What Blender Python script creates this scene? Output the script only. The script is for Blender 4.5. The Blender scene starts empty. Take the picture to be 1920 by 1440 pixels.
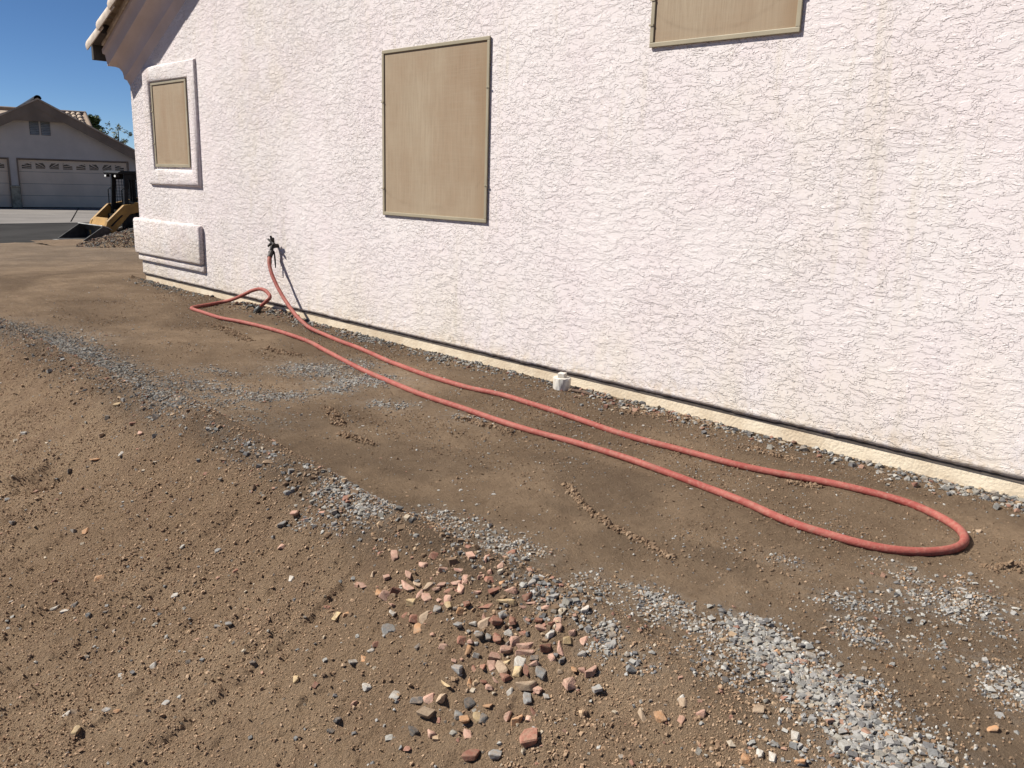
import bpy, bmesh, math, random
import numpy as np
from mathutils import Vector, Matrix

# ------------------------------------------------------------------ camera, sky, sun, exposure
sc = bpy.context.scene
col = sc.collection
cam_data = bpy.data.cameras.new('camera')
cam = bpy.data.objects.new('camera', cam_data)
col.objects.link(cam)
cam_data.sensor_width = 36.0
cam_data.lens = 30.0
cam_data.clip_start = 0.05
cam_data.clip_end = 3000
YAW, PITCH, ROLL = 0.7842167, 0.2343459, 0.0294127
_f0 = Vector((-math.sin(YAW), math.cos(YAW), 0))
_r0 = Vector((math.cos(YAW), math.sin(YAW), 0))
_u0 = Vector((0, 0, 1))
_f = _f0 * math.cos(PITCH) - _u0 * math.sin(PITCH)
_u = _u0 * math.cos(PITCH) + _f0 * math.sin(PITCH)
_r = _r0 * math.cos(ROLL) + _u * math.sin(ROLL)
_u2 = _u * math.cos(ROLL) - _r0 * math.sin(ROLL)
cam.matrix_world = Matrix(((_r.x, _u2.x, -_f.x, 0), (_r.y, _u2.y, -_f.y, 0), (_r.z, _u2.z, -_f.z, 0), (0, 0, 0, 1)))
sc.camera = cam

SUN = Vector((-0.68, -0.65, 1.0)).normalized()          # towards the sun
world = bpy.data.worlds.new('World')
sc.world = world
world.use_nodes = True
wn = world.node_tree.nodes
wl = world.node_tree.links
wn.clear()
sky = wn.new('ShaderNodeTexSky')
sky.sky_type = 'NISHITA'
sky.sun_disc = False
sky.sun_elevation = math.asin(SUN.z)
sky.sun_rotation = math.atan2(SUN.x, SUN.y)
sky.altitude = 2000
sky.air_density = 0.6
sky.dust_density = 0.0
sky.ozone_density = 4.0
bg = wn.new('ShaderNodeBackground')
bg.inputs['Strength'].default_value = 0.054
wo = wn.new('ShaderNodeOutputWorld')
sat = wn.new('ShaderNodeHueSaturation')
sat.inputs['Saturation'].default_value = 1.1
wl.new(sky.outputs[0], sat.inputs['Color'])
wl.new(sat.outputs[0], bg.inputs[0])
wl.new(bg.outputs[0], wo.inputs[0])

sun_data = bpy.data.lights.new('sun', 'SUN')
sun_data.energy = 4.6
sun_data.angle = math.radians(0.53)
sun_data.color = (1.0, 0.95, 0.87)
sun = bpy.data.objects.new('sun', sun_data)
sun.rotation_euler = (-SUN).to_track_quat('-Z', 'Y').to_euler()
col.objects.link(sun)

sc.view_settings.view_transform = 'Standard'
sc.view_settings.look = 'None'
sc.view_settings.exposure = 0.75
sc.view_settings.gamma = 1.0
sc.view_settings.use_curve_mapping = False

rng = random.Random(7)
nrng = np.random.default_rng(11)


# ------------------------------------------------------------------ helpers
def tag(o, label=None, cat=None, group=None, kind=None):
    if label:
        o['label'] = label
    if cat:
        o['category'] = cat
    if group:
        o['group'] = group
    if kind:
        o['kind'] = kind
    return o


def link(name, mesh, mat=None, parent=None, loc=None):
    o = bpy.data.objects.new(name, mesh)
    col.objects.link(o)
    if mat is not None and not mesh.materials:
        mesh.materials.append(mat)
    if parent is not None:
        o.parent = parent
    if loc is not None:
        o.location = loc
    return o


def empty(name, loc=(0, 0, 0), rz=0.0, scale=1.0):
    o = bpy.data.objects.new(name, None)
    o.empty_display_size = 0.1
    col.objects.link(o)
    o.location = loc
    o.rotation_euler = (0, 0, rz)
    o.scale = (scale,) * 3
    return o


def np_mesh(name, verts, faces, smooth=False, tint=None):
    """fast mesh from numpy arrays; faces is an (n,3) or (n,4) int array"""
    me = bpy.data.meshes.new(name)
    verts = np.ascontiguousarray(verts, np.float32)
    faces = np.ascontiguousarray(faces, np.int32)
    n, k = faces.shape
    me.vertices.add(len(verts))
    me.vertices.foreach_set('co', verts.ravel())
    me.loops.add(n * k)
    me.loops.foreach_set('vertex_index', faces.ravel())
    me.polygons.add(n)
    me.polygons.foreach_set('loop_start', np.arange(0, n * k, k, dtype=np.int32))
    me.polygons.foreach_set('loop_total', np.full(n, k, np.int32))
    if smooth:
        me.polygons.foreach_set('use_smooth', np.ones(n, bool))
    if tint is not None:
        at = me.color_attributes.new('tint', 'FLOAT_COLOR', 'POINT')
        at.data.foreach_set('color', np.ascontiguousarray(tint, np.float32).ravel())
    me.update(calc_edges=True)
    me.validate()
    if not smooth:
        me.shade_flat()
    return me


class MB:
    """collects simple shapes into one mesh"""
    def __init__(self):
        self.v = []
        self.f = []

    def add(self, vs, fs):
        b = len(self.v)
        self.v += [tuple(p) for p in vs]
        self.f += [tuple(i + b for i in f) for f in fs]
        return self

    def box(self, x0, x1, y0, y1, z0, z1):
        vs = [(x, y, z) for z in (z0, z1) for y in (y0, y1) for x in (x0, x1)]
        return self.add(vs, [(0, 2, 3, 1), (4, 5, 7, 6), (0, 1, 5, 4), (2, 6, 7, 3), (0, 4, 6, 2), (1, 3, 7, 5)])

    def prism(self, poly, axis, a, b):
        """poly: list of 2D points; extruded along axis from a to b.  axis x: (y,z); y: (x,z); z: (x,y)"""
        def P(p, t):
            return {'x': (t, p[0], p[1]), 'y': (p[0], t, p[1]), 'z': (p[0], p[1], t)}[axis]
        n = len(poly)
        vs = [P(p, a) for p in poly] + [P(p, b) for p in poly]
        fs = [tuple(range(n - 1, -1, -1)), tuple(range(n, 2 * n))]
        for i in range(n):
            j = (i + 1) % n
            fs.append((i, j, n + j, n + i))
        return self.add(vs, fs)

    def bar(self, p, q, w, h=None, up=(0, 0, 1)):
        h = w if h is None else h
        p = Vector(p)
        q = Vector(q)
        d = (q - p).normalized()
        u = Vector(up)
        s = d.cross(u)
        if s.length < 1e-4:
            s = d.cross(Vector((1, 0, 0)))
        s.normalize()
        u = s.cross(d).normalized()
        vs = []
        for c in (p, q):
            for a, b in ((-1, -1), (1, -1), (1, 1), (-1, 1)):
                vs.append(c + s * a * w / 2 + u * b * h / 2)
        return self.add(vs, [(3, 2, 1, 0), (4, 5, 6, 7), (0, 1, 5, 4), (1, 2, 6, 5), (2, 3, 7, 6), (3, 0, 4, 7)])

    def tube(self, pts, r, n=12, caps=True):
        pts = [Vector(p) for p in pts]
        rs = r if isinstance(r, (list, tuple)) else [r] * len(pts)
        vs, fs = [], []
        up = Vector((0, 0, 1))
        prev = None
        for i, p in enumerate(pts):
            d = (pts[min(i + 1, len(pts) - 1)] - pts[max(i - 1, 0)]).normalized()
            if prev is None:
                a = d.cross(up)
                if a.length < 1e-3:
                    a = d.cross(Vector((1, 0, 0)))
            else:
                a = prev - d * prev.dot(d)
            a.normalize()
            prev = a
            b = d.cross(a)
            for k in range(n):
                t = 2 * math.pi * k / n
                vs.append(p + (a * math.cos(t) + b * math.sin(t)) * rs[i])
        for i in range(len(pts) - 1):
            for k in range(n):
                k2 = (k + 1) % n
                fs.append((i * n + k, i * n + k2, (i + 1) * n + k2, (i + 1) * n + k))
        if caps:
            fs.append(tuple(range(n - 1, -1, -1)))
            fs.append(tuple(range((len(pts) - 1) * n, len(pts) * n)))
        return self.add(vs, fs)

    def lathe(self, prof, n=24, c=(0, 0, 0)):
        vs, fs = [], []
        for r, z in prof:
            for k in range(n):
                t = 2 * math.pi * k / n
                vs.append((c[0] + r * math.cos(t), c[1] + r * math.sin(t), c[2] + z))
        for i in range(len(prof) - 1):
            for k in range(n):
                k2 = (k + 1) % n
                fs.append((i * n + k, i * n + k2, (i + 1) * n + k2, (i + 1) * n + k))
        fs.append(tuple(range(n - 1, -1, -1)))
        fs.append(tuple(range((len(prof) - 1) * n, len(prof) * n)))
        return self.add(vs, fs)

    def build(self, name, mat, parent=None, smooth=False, bevel=0.0, segs=2, loc=None):
        me = bpy.data.meshes.new(name)
        me.from_pydata(self.v, [], self.f)
        bm = bmesh.new()
        bm.from_mesh(me)
        bmesh.ops.recalc_face_normals(bm, faces=bm.faces)
        if bevel > 0:
            eds = [e for e in bm.edges if len(e.link_faces) == 2 and e.calc_face_angle(0) > 0.5]
            bmesh.ops.bevel(bm, geom=eds, offset=bevel, segments=segs, affect='EDGES', profile=0.5, clamp_overlap=True)
        bm.to_mesh(me)
        bm.free()
        if smooth:
            for p in me.polygons:
                p.use_smooth = True
            me.set_sharp_from_angle(angle=math.radians(40))
        return link(name, me, mat, parent, loc)


# ------------------------------------------------------------------ materials
def new_mat(name):
    m = bpy.data.materials.new(name)
    m.use_nodes = True
    nt = m.node_tree
    nt.nodes.clear()
    out = nt.nodes.new('ShaderNodeOutputMaterial')
    bs = nt.nodes.new('ShaderNodeBsdfPrincipled')
    nt.links.new(bs.outputs[0], out.inputs[0])
    return m, nt, bs


def N(nt, typ, **kw):
    n = nt.nodes.new(typ)
    for k, v in kw.items():
        if k.startswith('i_'):
            n.inputs[k[2:].replace('_', ' ')].default_value = v
        else:
            setattr(n, k, v)
    return n


def coords(nt, scale=(1, 1, 1), obj=False, rot=(0, 0, 0)):
    if obj:
        c = nt.nodes.new('ShaderNodeTexCoord').outputs['Object']
    else:
        c = nt.nodes.new('ShaderNodeNewGeometry').outputs['Position']
    mp = nt.nodes.new('ShaderNodeMapping')
    mp.inputs['Scale'].default_value = scale
    mp.inputs['Rotation'].default_value = rot
    nt.links.new(c, mp.inputs[0])
    return mp.outputs[0]


def noise(nt, vec, scale, detail=4, rough=0.55, dist=0.0):
    n = nt.nodes.new('ShaderNodeTexNoise')
    n.inputs['Scale'].default_value = scale
    n.inputs['Detail'].default_value = detail
    n.inputs['Roughness'].default_value = rough
    n.inputs['Distortion'].default_value = dist
    nt.links.new(vec, n.inputs['Vector'])
    return n.outputs['Fac']


def ramp(nt, fac, lo, hi, smooth=True):
    r = nt.nodes.new('ShaderNodeMapRange')
    r.interpolation_type = 'SMOOTHSTEP' if smooth else 'LINEAR'
    r.inputs['From Min'].default_value = lo
    r.inputs['From Max'].default_value = hi
    nt.links.new(fac, r.inputs['Value'])
    return r.outputs['Result']


def mth(nt, op, a, b=None):
    n = nt.nodes.new('ShaderNodeMath')
    n.operation = op
    for i, v in enumerate((a, b)):
        if v is None:
            continue
        if isinstance(v, (int, float)):
            n.inputs[i].default_value = v
        else:
            nt.links.new(v, n.inputs[i])
    return n.outputs[0]


def mixc(nt, fac, a, b, blend='MIX'):
    n = nt.nodes.new('ShaderNodeMix')
    n.data_type = 'RGBA'
    n.blend_type = blend
    for idx, v in ((0, fac), (6, a), (7, b)):
        if isinstance(v, (int, float)):
            n.inputs[idx].default_value = v
        elif isinstance(v, tuple):
            n.inputs[idx].default_value = (v[0], v[1], v[2], 1)
        else:
            nt.links.new(v, n.inputs[idx])
    return n.outputs[2]


def bump(nt, bs, h, dist, strength=1.0, prev=None):
    b = nt.nodes.new('ShaderNodeBump')
    b.inputs['Distance'].default_value = dist
    b.inputs['Strength'].default_value = strength
    nt.links.new(h, b.inputs['Height'])
    if prev is not None:
        nt.links.new(prev, b.inputs['Normal'])
    nt.links.new(b.outputs[0], bs.inputs['Normal'])
    return b.outputs[0]


def simple(name, c, rough=0.7, var=0.15, scale=6, bscale=60, bdist=0.001, metal=0.0, spec=0.4, c2=None):
    m, nt, bs = new_mat(name)
    v = coords(nt, obj=True)
    f = noise(nt, v, scale, 5, 0.6)
    d = c2 if c2 else tuple(x * (1 - 2 * var) for x in c)
    l = tuple(min(1, x * (1 + var)) for x in c)
    nt.links.new(mixc(nt, ramp(nt, f, 0.3, 0.7), d, l), bs.inputs['Base Color'])
    bs.inputs['Roughness'].default_value = rough
    bs.inputs['Metallic'].default_value = metal
    bs.inputs['Specular IOR Level'].default_value = spec
    if bdist > 0:
        bump(nt, bs, noise(nt, v, bscale, 3), bdist)
    return m


def stucco(name, base, stain, pink, lace=1.0):
    m, nt, bs = new_mat(name)
    pos = coords(nt)
    # skip-trowel lace: overlapping plateaus with crisp, mostly level edges
    wide = coords(nt, (0.48, 0.48, 1.2))
    warp = nt.nodes.new('ShaderNodeTexNoise')
    warp.inputs['Scale'].default_value = 7
    warp.inputs['Detail'].default_value = 3
    nt.links.new(pos, warp.inputs['Vector'])
    vadd = nt.nodes.new('ShaderNodeVectorMath')
    vadd.operation = 'MULTIPLY_ADD'
    vadd.inputs[1].default_value = (0.055, 0.055, 0.055)
    nt.links.new(warp.outputs['Color'], vadd.inputs[0])
    nt.links.new(wide, vadd.inputs[2])
    w = vadd.outputs[0]
    n1 = noise(nt, w, 20, 4, 0.55, 0.2)
    n2 = noise(nt, w, 37, 4, 0.55, 0.15)
    a = ramp(nt, n1, 0.485, 0.503)
    b = ramp(nt, n2, 0.505, 0.528)
    a2 = ramp(nt, n1, 0.575, 0.60)
    h = mth(nt, 'ADD', mth(nt, 'MULTIPLY', a, 0.8), mth(nt, 'MULTIPLY', b, 0.5))
    h = mth(nt, 'ADD', h, mth(nt, 'MULTIPLY', a2, 0.6))
    n4 = noise(nt, coords(nt, (0.85, 0.85, 1.1)), 44, 4, 0.6, 0.3)
    c4 = ramp(nt, n4, 0.49, 0.52)
    sepx = nt.nodes.new('ShaderNodeSeparateXYZ')
    nt.links.new(pos, sepx.inputs[0])
    fine = mth(nt, 'ADD', mth(nt, 'MULTIPLY', mth(nt, 'SUBTRACT', 1.0, ramp(nt, sepx.outputs['X'], -9.5, -4.5)), 0.6), mth(nt, 'MULTIPLY', ramp(nt, noise(nt, pos, 0.8, 3), 0.45, 0.65), 0.2))
    h = mth(nt, 'ADD', h, mth(nt, 'MULTIPLY', mth(nt, 'MULTIPLY', c4, fine), 0.85))
    patch = ramp(nt, noise(nt, pos, 1.1, 3), 0.28, 0.62)
    h = mth(nt, 'MULTIPLY', h, mth(nt, 'ADD', mth(nt, 'MULTIPLY', patch, 0.75), 0.35))
    grit = noise(nt, pos, 140, 4, 0.6)
    p1 = bump(nt, bs, grit, 0.0016, 0.8)
    bump(nt, bs, h, 0.0056 * lace, 1.0, p1)
    big = noise(nt, pos, 0.55, 4, 0.55)
    mid = noise(nt, pos, 2.3, 5, 0.6)
    colr = mixc(nt, ramp(nt, mid, 0.3, 0.7), base, pink)
    st = mth(nt, 'MULTIPLY', ramp(nt, big, 0.50, 0.72), ramp(nt, noise(nt, pos, 5.0, 5, 0.65), 0.35, 0.7))
    colr = mixc(nt, mth(nt, 'MULTIPLY', st, 0.5), colr, stain)
    # splash-stained foot of the wall
    sep = nt.nodes.new('ShaderNodeSeparateXYZ')
    nt.links.new(pos, sep.inputs[0])
    foot = mth(nt, 'SUBTRACT', 1.0, ramp(nt, sep.outputs['Z'], -1.25, -0.45))
    foot = mth(nt, 'MULTIPLY', foot, ramp(nt, noise(nt, coords(nt, (1.5, 1.5, 0.6)), 3, 5, 0.6), 0.25, 0.75))
    colr = mixc(nt, mth(nt, 'MULTIPLY', foot, 0.8), colr, stain)
    drip = mth(nt, 'MULTIPLY', ramp(nt, noise(nt, coords(nt, (4.5, 4.5, 0.35)), 3.0, 5, 0.65), 0.52, 0.72), ramp(nt, noise(nt, pos, 0.9, 3), 0.40, 0.65))
    colr = mixc(nt, mth(nt, 'MULTIPLY', drip, 0.5), colr, tuple(x * 0.9 for x in stain))
    splash = mth(nt, 'SUBTRACT', 1.0, ramp(nt, mth(nt, 'ADD', sep.outputs['Z'], mth(nt, 'MULTIPLY', noise(nt, coords(nt, (3, 3, 1)), 4, 5, 0.65), -0.22)), -1.33, -1.20))
    colr = mixc(nt, mth(nt, 'MULTIPLY', mth(nt, 'MULTIPLY', splash, ramp(nt, noise(nt, pos, 22, 4, 0.7), 0.35, 0.65)), 0.6), colr, (0.50, 0.39, 0.27))
    dirt = ramp(nt, noise(nt, w, 40, 4, 0.7), 0.62, 0.75)
    colr = mixc(nt, mth(nt, 'MULTIPLY', dirt, 0.25), colr, tuple(x * 0.6 for x in stain))
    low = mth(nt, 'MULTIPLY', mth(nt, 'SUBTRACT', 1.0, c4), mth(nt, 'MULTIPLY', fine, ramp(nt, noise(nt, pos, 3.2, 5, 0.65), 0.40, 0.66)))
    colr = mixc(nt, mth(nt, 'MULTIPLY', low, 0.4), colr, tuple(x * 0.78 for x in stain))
    nt.links.new(colr, bs.inputs['Base Color'])
    bs.inputs['Roughness'].default_value = 0.92
    bs.inputs['Specular IOR Level'].default_value = 0.15
    return m


M = {}
M['stucco'] = stucco('stucco_wall', (0.735, 0.680, 0.662), (0.70, 0.63, 0.53), (0.725, 0.650, 0.645))
M['stucco_trim'] = stucco('stucco_trim', (0.74, 0.69, 0.67), (0.70, 0.60, 0.47), (0.72, 0.63, 0.63), 1.0)
M['soffit'] = simple('painted_soffit', (0.54, 0.46, 0.44), 0.9, 0.05, 3, 90, 0.003, c2=(0.50, 0.42, 0.395))
M['foundation'] = simple('foundation_paint', (0.70, 0.605, 0.46), 0.9, 0.06, 4, 70, 0.004, c2=(0.55, 0.44, 0.31))
M['screed_shade'] = simple('weep_screed_shade', (0.11, 0.09, 0.075), 0.8, 0.25, 10, 50, 0.001)  # screed metal, coloured dark to carry the shadow under the stucco edge
M['frame'] = simple('screen_frame', (0.32, 0.275, 0.19), 0.55, 0.06, 4, 200, 0.0003)
M['seam'] = simple('dark_seam', (0.03, 0.027, 0.025), 0.9)
M['tile'] = simple('concrete_roof_tile', (0.52, 0.45, 0.38), 0.85, 0.14, 9, 120, 0.002, c2=(0.36, 0.29, 0.23))
M['tile_far'] = simple('far_roof_tile', (0.50, 0.40, 0.31), 0.85, 0.2, 2, 30, 0.003)
M['wood'] = simple('dark_fascia', (0.06, 0.05, 0.045), 0.8)
M['pvc'] = simple('white_pvc', (0.70, 0.68, 0.63), 0.45, 0.05, 14, 200, 0.0003, c2=(0.50, 0.46, 0.39))
M['black_metal'] = simple('black_painted_metal', (0.013, 0.013, 0.014), 0.55, 0.3, 5, 60, 0.0006, spec=0.2)
M['brass'] = simple('weathered_tap', (0.035, 0.030, 0.027), 0.5, 0.3, 30, 100, 0.0008, 0.3)
M['grey_metal'] = simple('grey_coupling', (0.13, 0.135, 0.13), 0.5, 0.3, 30, 100, 0.0008, 0.4)
M['steel'] = simple('worn_steel', (0.40, 0.39, 0.36), 0.55, 0.2, 4, 60, 0.001, 0.3)
M['bucket'] = simple('bucket_steel', (0.045, 0.043, 0.042), 0.6, 0.35, 4, 60, 0.001)
M['yellow'] = simple('machine_yellow', (0.33, 0.185, 0.043), 0.55, 0.15, 3, 60, 0.0008)
M['lamp'] = simple('lamp_glass', (0.75, 0.75, 0.72), 0.2, 0.05)
M['letter'] = simple('white_letter_paint', (0.7, 0.7, 0.7), 0.5, 0.05)
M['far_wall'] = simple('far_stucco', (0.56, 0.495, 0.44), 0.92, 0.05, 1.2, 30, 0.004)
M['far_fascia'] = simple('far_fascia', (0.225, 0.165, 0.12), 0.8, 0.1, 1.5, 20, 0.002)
M['garage_door'] = simple('garage_door_paint', (0.70, 0.56, 0.43), 0.6, 0.05, 1, 30, 0.0005, spec=0.15)
M['glass_dark'] = simple('dark_window_glass', (0.02, 0.017, 0.017), 0.1, 0.1)
M['stone_block'] = simple('pilaster_block', (0.36, 0.31, 0.225), 0.9, 0.2, 6, 40, 0.004)
M['vent'] = simple('vent_slat', (0.36, 0.36, 0.35), 0.7, 0.08)
M['stick'] = simple('weathered_stick', (0.13, 0.085, 0.06), 0.9, 0.25, 40, 120, 0.001)
M['asphalt'] = simple('asphalt', (0.042, 0.040, 0.0385), 0.95, 0.12, 0.8, 90, 0.003, spec=0.06)
M['concrete'] = simple('driveway_concrete', (0.185, 0.168, 0.153), 0.9, 0.10, 0.7, 40, 0.002)
M['joint'] = simple('joint_filler', (0.07, 0.06, 0.055), 0.95)
M['bark'] = simple('bark', (0.10, 0.075, 0.055), 0.9, 0.3, 8, 30, 0.01)


def screen_fabric():
    m, nt, bs = new_mat('sun_screen_fabric')
    pos = coords(nt)
    wx = nt.nodes.new('ShaderNodeTexWave')
    wx.bands_direction = 'X'
    wx.inputs['Scale'].default_value = 95
    wx.inputs['Distortion'].default_value = 0.6
    wz = nt.nodes.new('ShaderNodeTexWave')
    wz.bands_direction = 'Z'
    wz.inputs['Scale'].default_value = 95
    wz.inputs['Distortion'].default_value = 0.6
    nt.links.new(pos, wx.inputs[0])
    nt.links.new(pos, wz.inputs[0])
    weave = mth(nt, 'MULTIPLY', wx.outputs['Fac'], wz.outputs['Fac'])
    thread = noise(nt, coords(nt, (30, 30, 1.2)), 4, 4, 0.6)
    thread2 = noise(nt, coords(nt, (1.2, 1.2, 30)), 4, 4, 0.6)
    big = noise(nt, coords(nt, (0.9, 0.9, 0.5)), 1.9, 4, 0.6, 0.4)
    c = mixc(nt, ramp(nt, big, 0.32, 0.68), (0.325, 0.232, 0.152), (0.395, 0.318, 0.225))
    c = mixc(nt, mth(nt, 'MULTIPLY', ramp(nt, thread, 0.35, 0.7), 0.5), c, (0.25, 0.185, 0.12))
    c = mixc(nt, mth(nt, 'MULTIPLY', ramp(nt, thread2, 0.4, 0.75), 0.3), c, (0.38, 0.31, 0.225))
    c = mixc(nt, mth(nt, 'MULTIPLY', weave, 0.35), c, (0.16, 0.12, 0.08))
    # tide marks left by rain, curving up from the bottom edge
    geo = nt.nodes.new('ShaderNodeTexCoord')
    uv = nt.nodes.new('ShaderNodeSeparateXYZ')
    nt.links.new(geo.outputs['Generated'], uv.inputs[0])
    dz = mth(nt, 'ADD', uv.outputs['Z'], mth(nt, 'MULTIPLY', mth(nt, 'SUBTRACT', noise(nt, pos, 3, 3), 0.5), 0.10))
    curve = mth(nt, 'MULTIPLY', mth(nt, 'POWER', mth(nt, 'ABSOLUTE', mth(nt, 'SUBTRACT', uv.outputs['X'], 0.45)), 3.0), 1.3)
    dd = mth(nt, 'ABSOLUTE', mth(nt, 'SUBTRACT', mth(nt, 'SUBTRACT', dz, curve), 0.045))
    mark = mth(nt, 'SUBTRACT', 1.0, ramp(nt, dd, 0.0, 0.022))
    mark = mth(nt, 'MULTIPLY', mark, ramp(nt, noise(nt, pos, 6, 4), 0.4, 0.65))
    c = mixc(nt, mth(nt, 'MULTIPLY', mark, 0.18), c, (0.15, 0.105, 0.065))
    below = mth(nt, 'SUBTRACT', 1.0, ramp(nt, mth(nt, 'SUBTRACT', dz, curve), 0.0, 0.05))
    c = mixc(nt, mth(nt, 'MULTIPLY', below, 0.3), c, (0.35, 0.27, 0.185))
    side = ramp(nt, uv.outputs['X'], 0.86, 1.0)
    c = mixc(nt, mth(nt, 'MULTIPLY', side, 0.5), c, (0.25, 0.165, 0.095))
    nt.links.new(c, bs.inputs['Base Color'])
    bs.inputs['Roughness'].default_value = 0.85
    bs.inputs['Specular IOR Level'].default_value = 0.2
    bump(nt, bs, weave, 0.0005, 0.6)
    return m


M['screen'] = screen_fabric()


def hose_mat():
    m, nt, bs = new_mat('red_rubber_hose')
    pos = coords(nt)
    f = noise(nt, pos, 4, 5, 0.6)
    c = mixc(nt, ramp(nt, f, 0.3, 0.7), (0.235, 0.048, 0.038), (0.315, 0.090, 0.070))
    d = ramp(nt, noise(nt, pos, 45, 5, 0.7), 0.44, 0.66)
    c = mixc(nt, mth(nt, 'MULTIPLY', d, 0.4), c, (0.36, 0.19, 0.14))
    d2 = ramp(nt, noise(nt, pos, 7, 5, 0.75), 0.54, 0.66)
    c = mixc(nt, mth(nt, 'MULTIPLY', d2, 0.55), c, (0.22, 0.11, 0.08))
    nt.links.new(c, bs.inputs['Base Color'])
    bs.inputs['Roughness'].default_value = 0.68
    bs.inputs['Specular IOR Level'].default_value = 0.3
    bump(nt, bs, noise(nt, pos, 120, 4, 0.65), 0.0022)
    return m


M['hose'] = hose_mat()


def dirt_mat():
    m, nt, bs = new_mat('brown_dirt')
    pos = coords(nt)
    at = nt.nodes.new('ShaderNodeAttribute')
    at.attribute_name = 'tint'
    sp = nt.nodes.new('ShaderNodeSeparateColor')
    nt.links.new(at.outputs['Color'], sp.inputs[0])
    slope, wet, dust = sp.outputs[0], sp.outputs[1], sp.outputs[2]
    n_big = noise(nt, pos, 0.9, 5, 0.6, 0.4)
    n_mid = noise(nt, pos, 5.5, 6, 0.65, 0.3)
    n_fin = noise(nt, pos, 95, 5, 0.7)
    n_grain = noise(nt, pos, 330, 3, 0.7)
    pad = mixc(nt, ramp(nt, n_big, 0.32, 0.68), (0.124, 0.086, 0.055), (0.238, 0.170, 0.111))
    pad = mixc(nt, mth(nt, 'MULTIPLY', ramp(nt, n_mid, 0.42, 0.68), 0.55), pad, (0.130, 0.088, 0.056))
    bank = mixc(nt, ramp(nt, n_big, 0.30, 0.70), (0.284, 0.192, 0.120), (0.395, 0.279, 0.180))
    bank = mixc(nt, mth(nt, 'MULTIPLY', ramp(nt, n_mid, 0.40, 0.70), 0.6), bank, (0.250, 0.164, 0.106))
    c = mixc(nt, slope, pad, bank)
    c = mixc(nt, mth(nt, 'MULTIPLY', wet, 0.75), c, (0.088, 0.062, 0.042))
    dmask = mth(nt, 'MULTIPLY', dust, ramp(nt, noise(nt, pos, 28, 5, 0.7), 0.38, 0.62))
    c = mixc(nt, mth(nt, 'MULTIPLY', dmask, 0.55), c, (0.27, 0.245, 0.215))
    c = mixc(nt, mth(nt, 'MULTIPLY', ramp(nt, n_fin, 0.50, 0.72), 0.4), c, (0.075, 0.050, 0.034))
    c = mixc(nt, mth(nt, 'MULTIPLY', ramp(nt, n_grain, 0.56, 0.74), 0.55), c, (0.30, 0.225, 0.155))
    # pale grit pressed flush into the surface
    vo = nt.nodes.new('ShaderNodeTexVoronoi')
    vo.inputs['Scale'].default_value = 42
    nt.links.new(pos, vo.inputs['Vector'])
    dot = mth(nt, 'SUBTRACT', 1.0, ramp(nt, vo.outputs['Distance'], 0.16, 0.28))
    sepc = nt.nodes.new('ShaderNodeSeparateColor')
    nt.links.new(vo.outputs['Color'], sepc.inputs[0])
    pick = mth(nt, 'GREATER_THAN', sepc.outputs[0], 0.90)
    dot = mth(nt, 'MULTIPLY', dot, pick)
    gritc = mixc(nt, sepc.outputs[1], (0.24, 0.20, 0.155), (0.36, 0.34, 0.31))
    c = mixc(nt, mth(nt, 'MULTIPLY', dot, 0.8), c, gritc)
    nt.links.new(c, bs.inputs['Base Color'])
    bs.inputs['Roughness'].default_value = 0.96
    bs.inputs['Specular IOR Level'].default_value = 0.12
    h = mth(nt, 'ADD', mth(nt, 'MULTIPLY', n_fin, mth(nt, 'ADD', mth(nt, 'MULTIPLY', slope, 0.9), 0.35)), mth(nt, 'MULTIPLY', n_grain, 0.25))
    h = mth(nt, 'ADD', h, mth(nt, 'MULTIPLY', dot, 0.25))
    bump(nt, bs, h, 0.034, 1.0)
    return m


M['dirt'] = dirt_mat()


def tint_mat(name, rough=0.85, bscale=120, bd=0.0015, vein=False):
    m, nt, bs = new_mat(name)
    pos = coords(nt)
    at = nt.nodes.new('ShaderNodeAttribute')
    at.attribute_name = 'tint'
    f = noise(nt, pos, bscale, 5, 0.7)
    c = mixc(nt, ramp(nt, f, 0.35, 0.75), at.outputs['Color'], mixc(nt, 1.0, at.outputs['Color'], (0.72, 0.68, 0.62), 'MULTIPLY'))
    nt.links.new(c, bs.inputs['Base Color'])
    bs.inputs['Roughness'].default_value = rough
    bs.inputs['Specular IOR Level'].default_value = 0.25
    bump(nt, bs, f, bd)
    return m


M['gravel'] = tint_mat('gravel')


def crumb_mat():
    m, nt, bs = new_mat('soil_crumb')
    at = nt.nodes.new('ShaderNodeAttribute')
    at.attribute_type = 'INSTANCER'
    at.attribute_name = 'tint'
    nt.links.new(at.outputs['Color'], bs.inputs['Base Color'])
    bs.inputs['Roughness'].default_value = 0.95
    bs.inputs['Specular IOR Level'].default_value = 0.12
    return m


M['crumb'] = crumb_mat()


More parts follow.
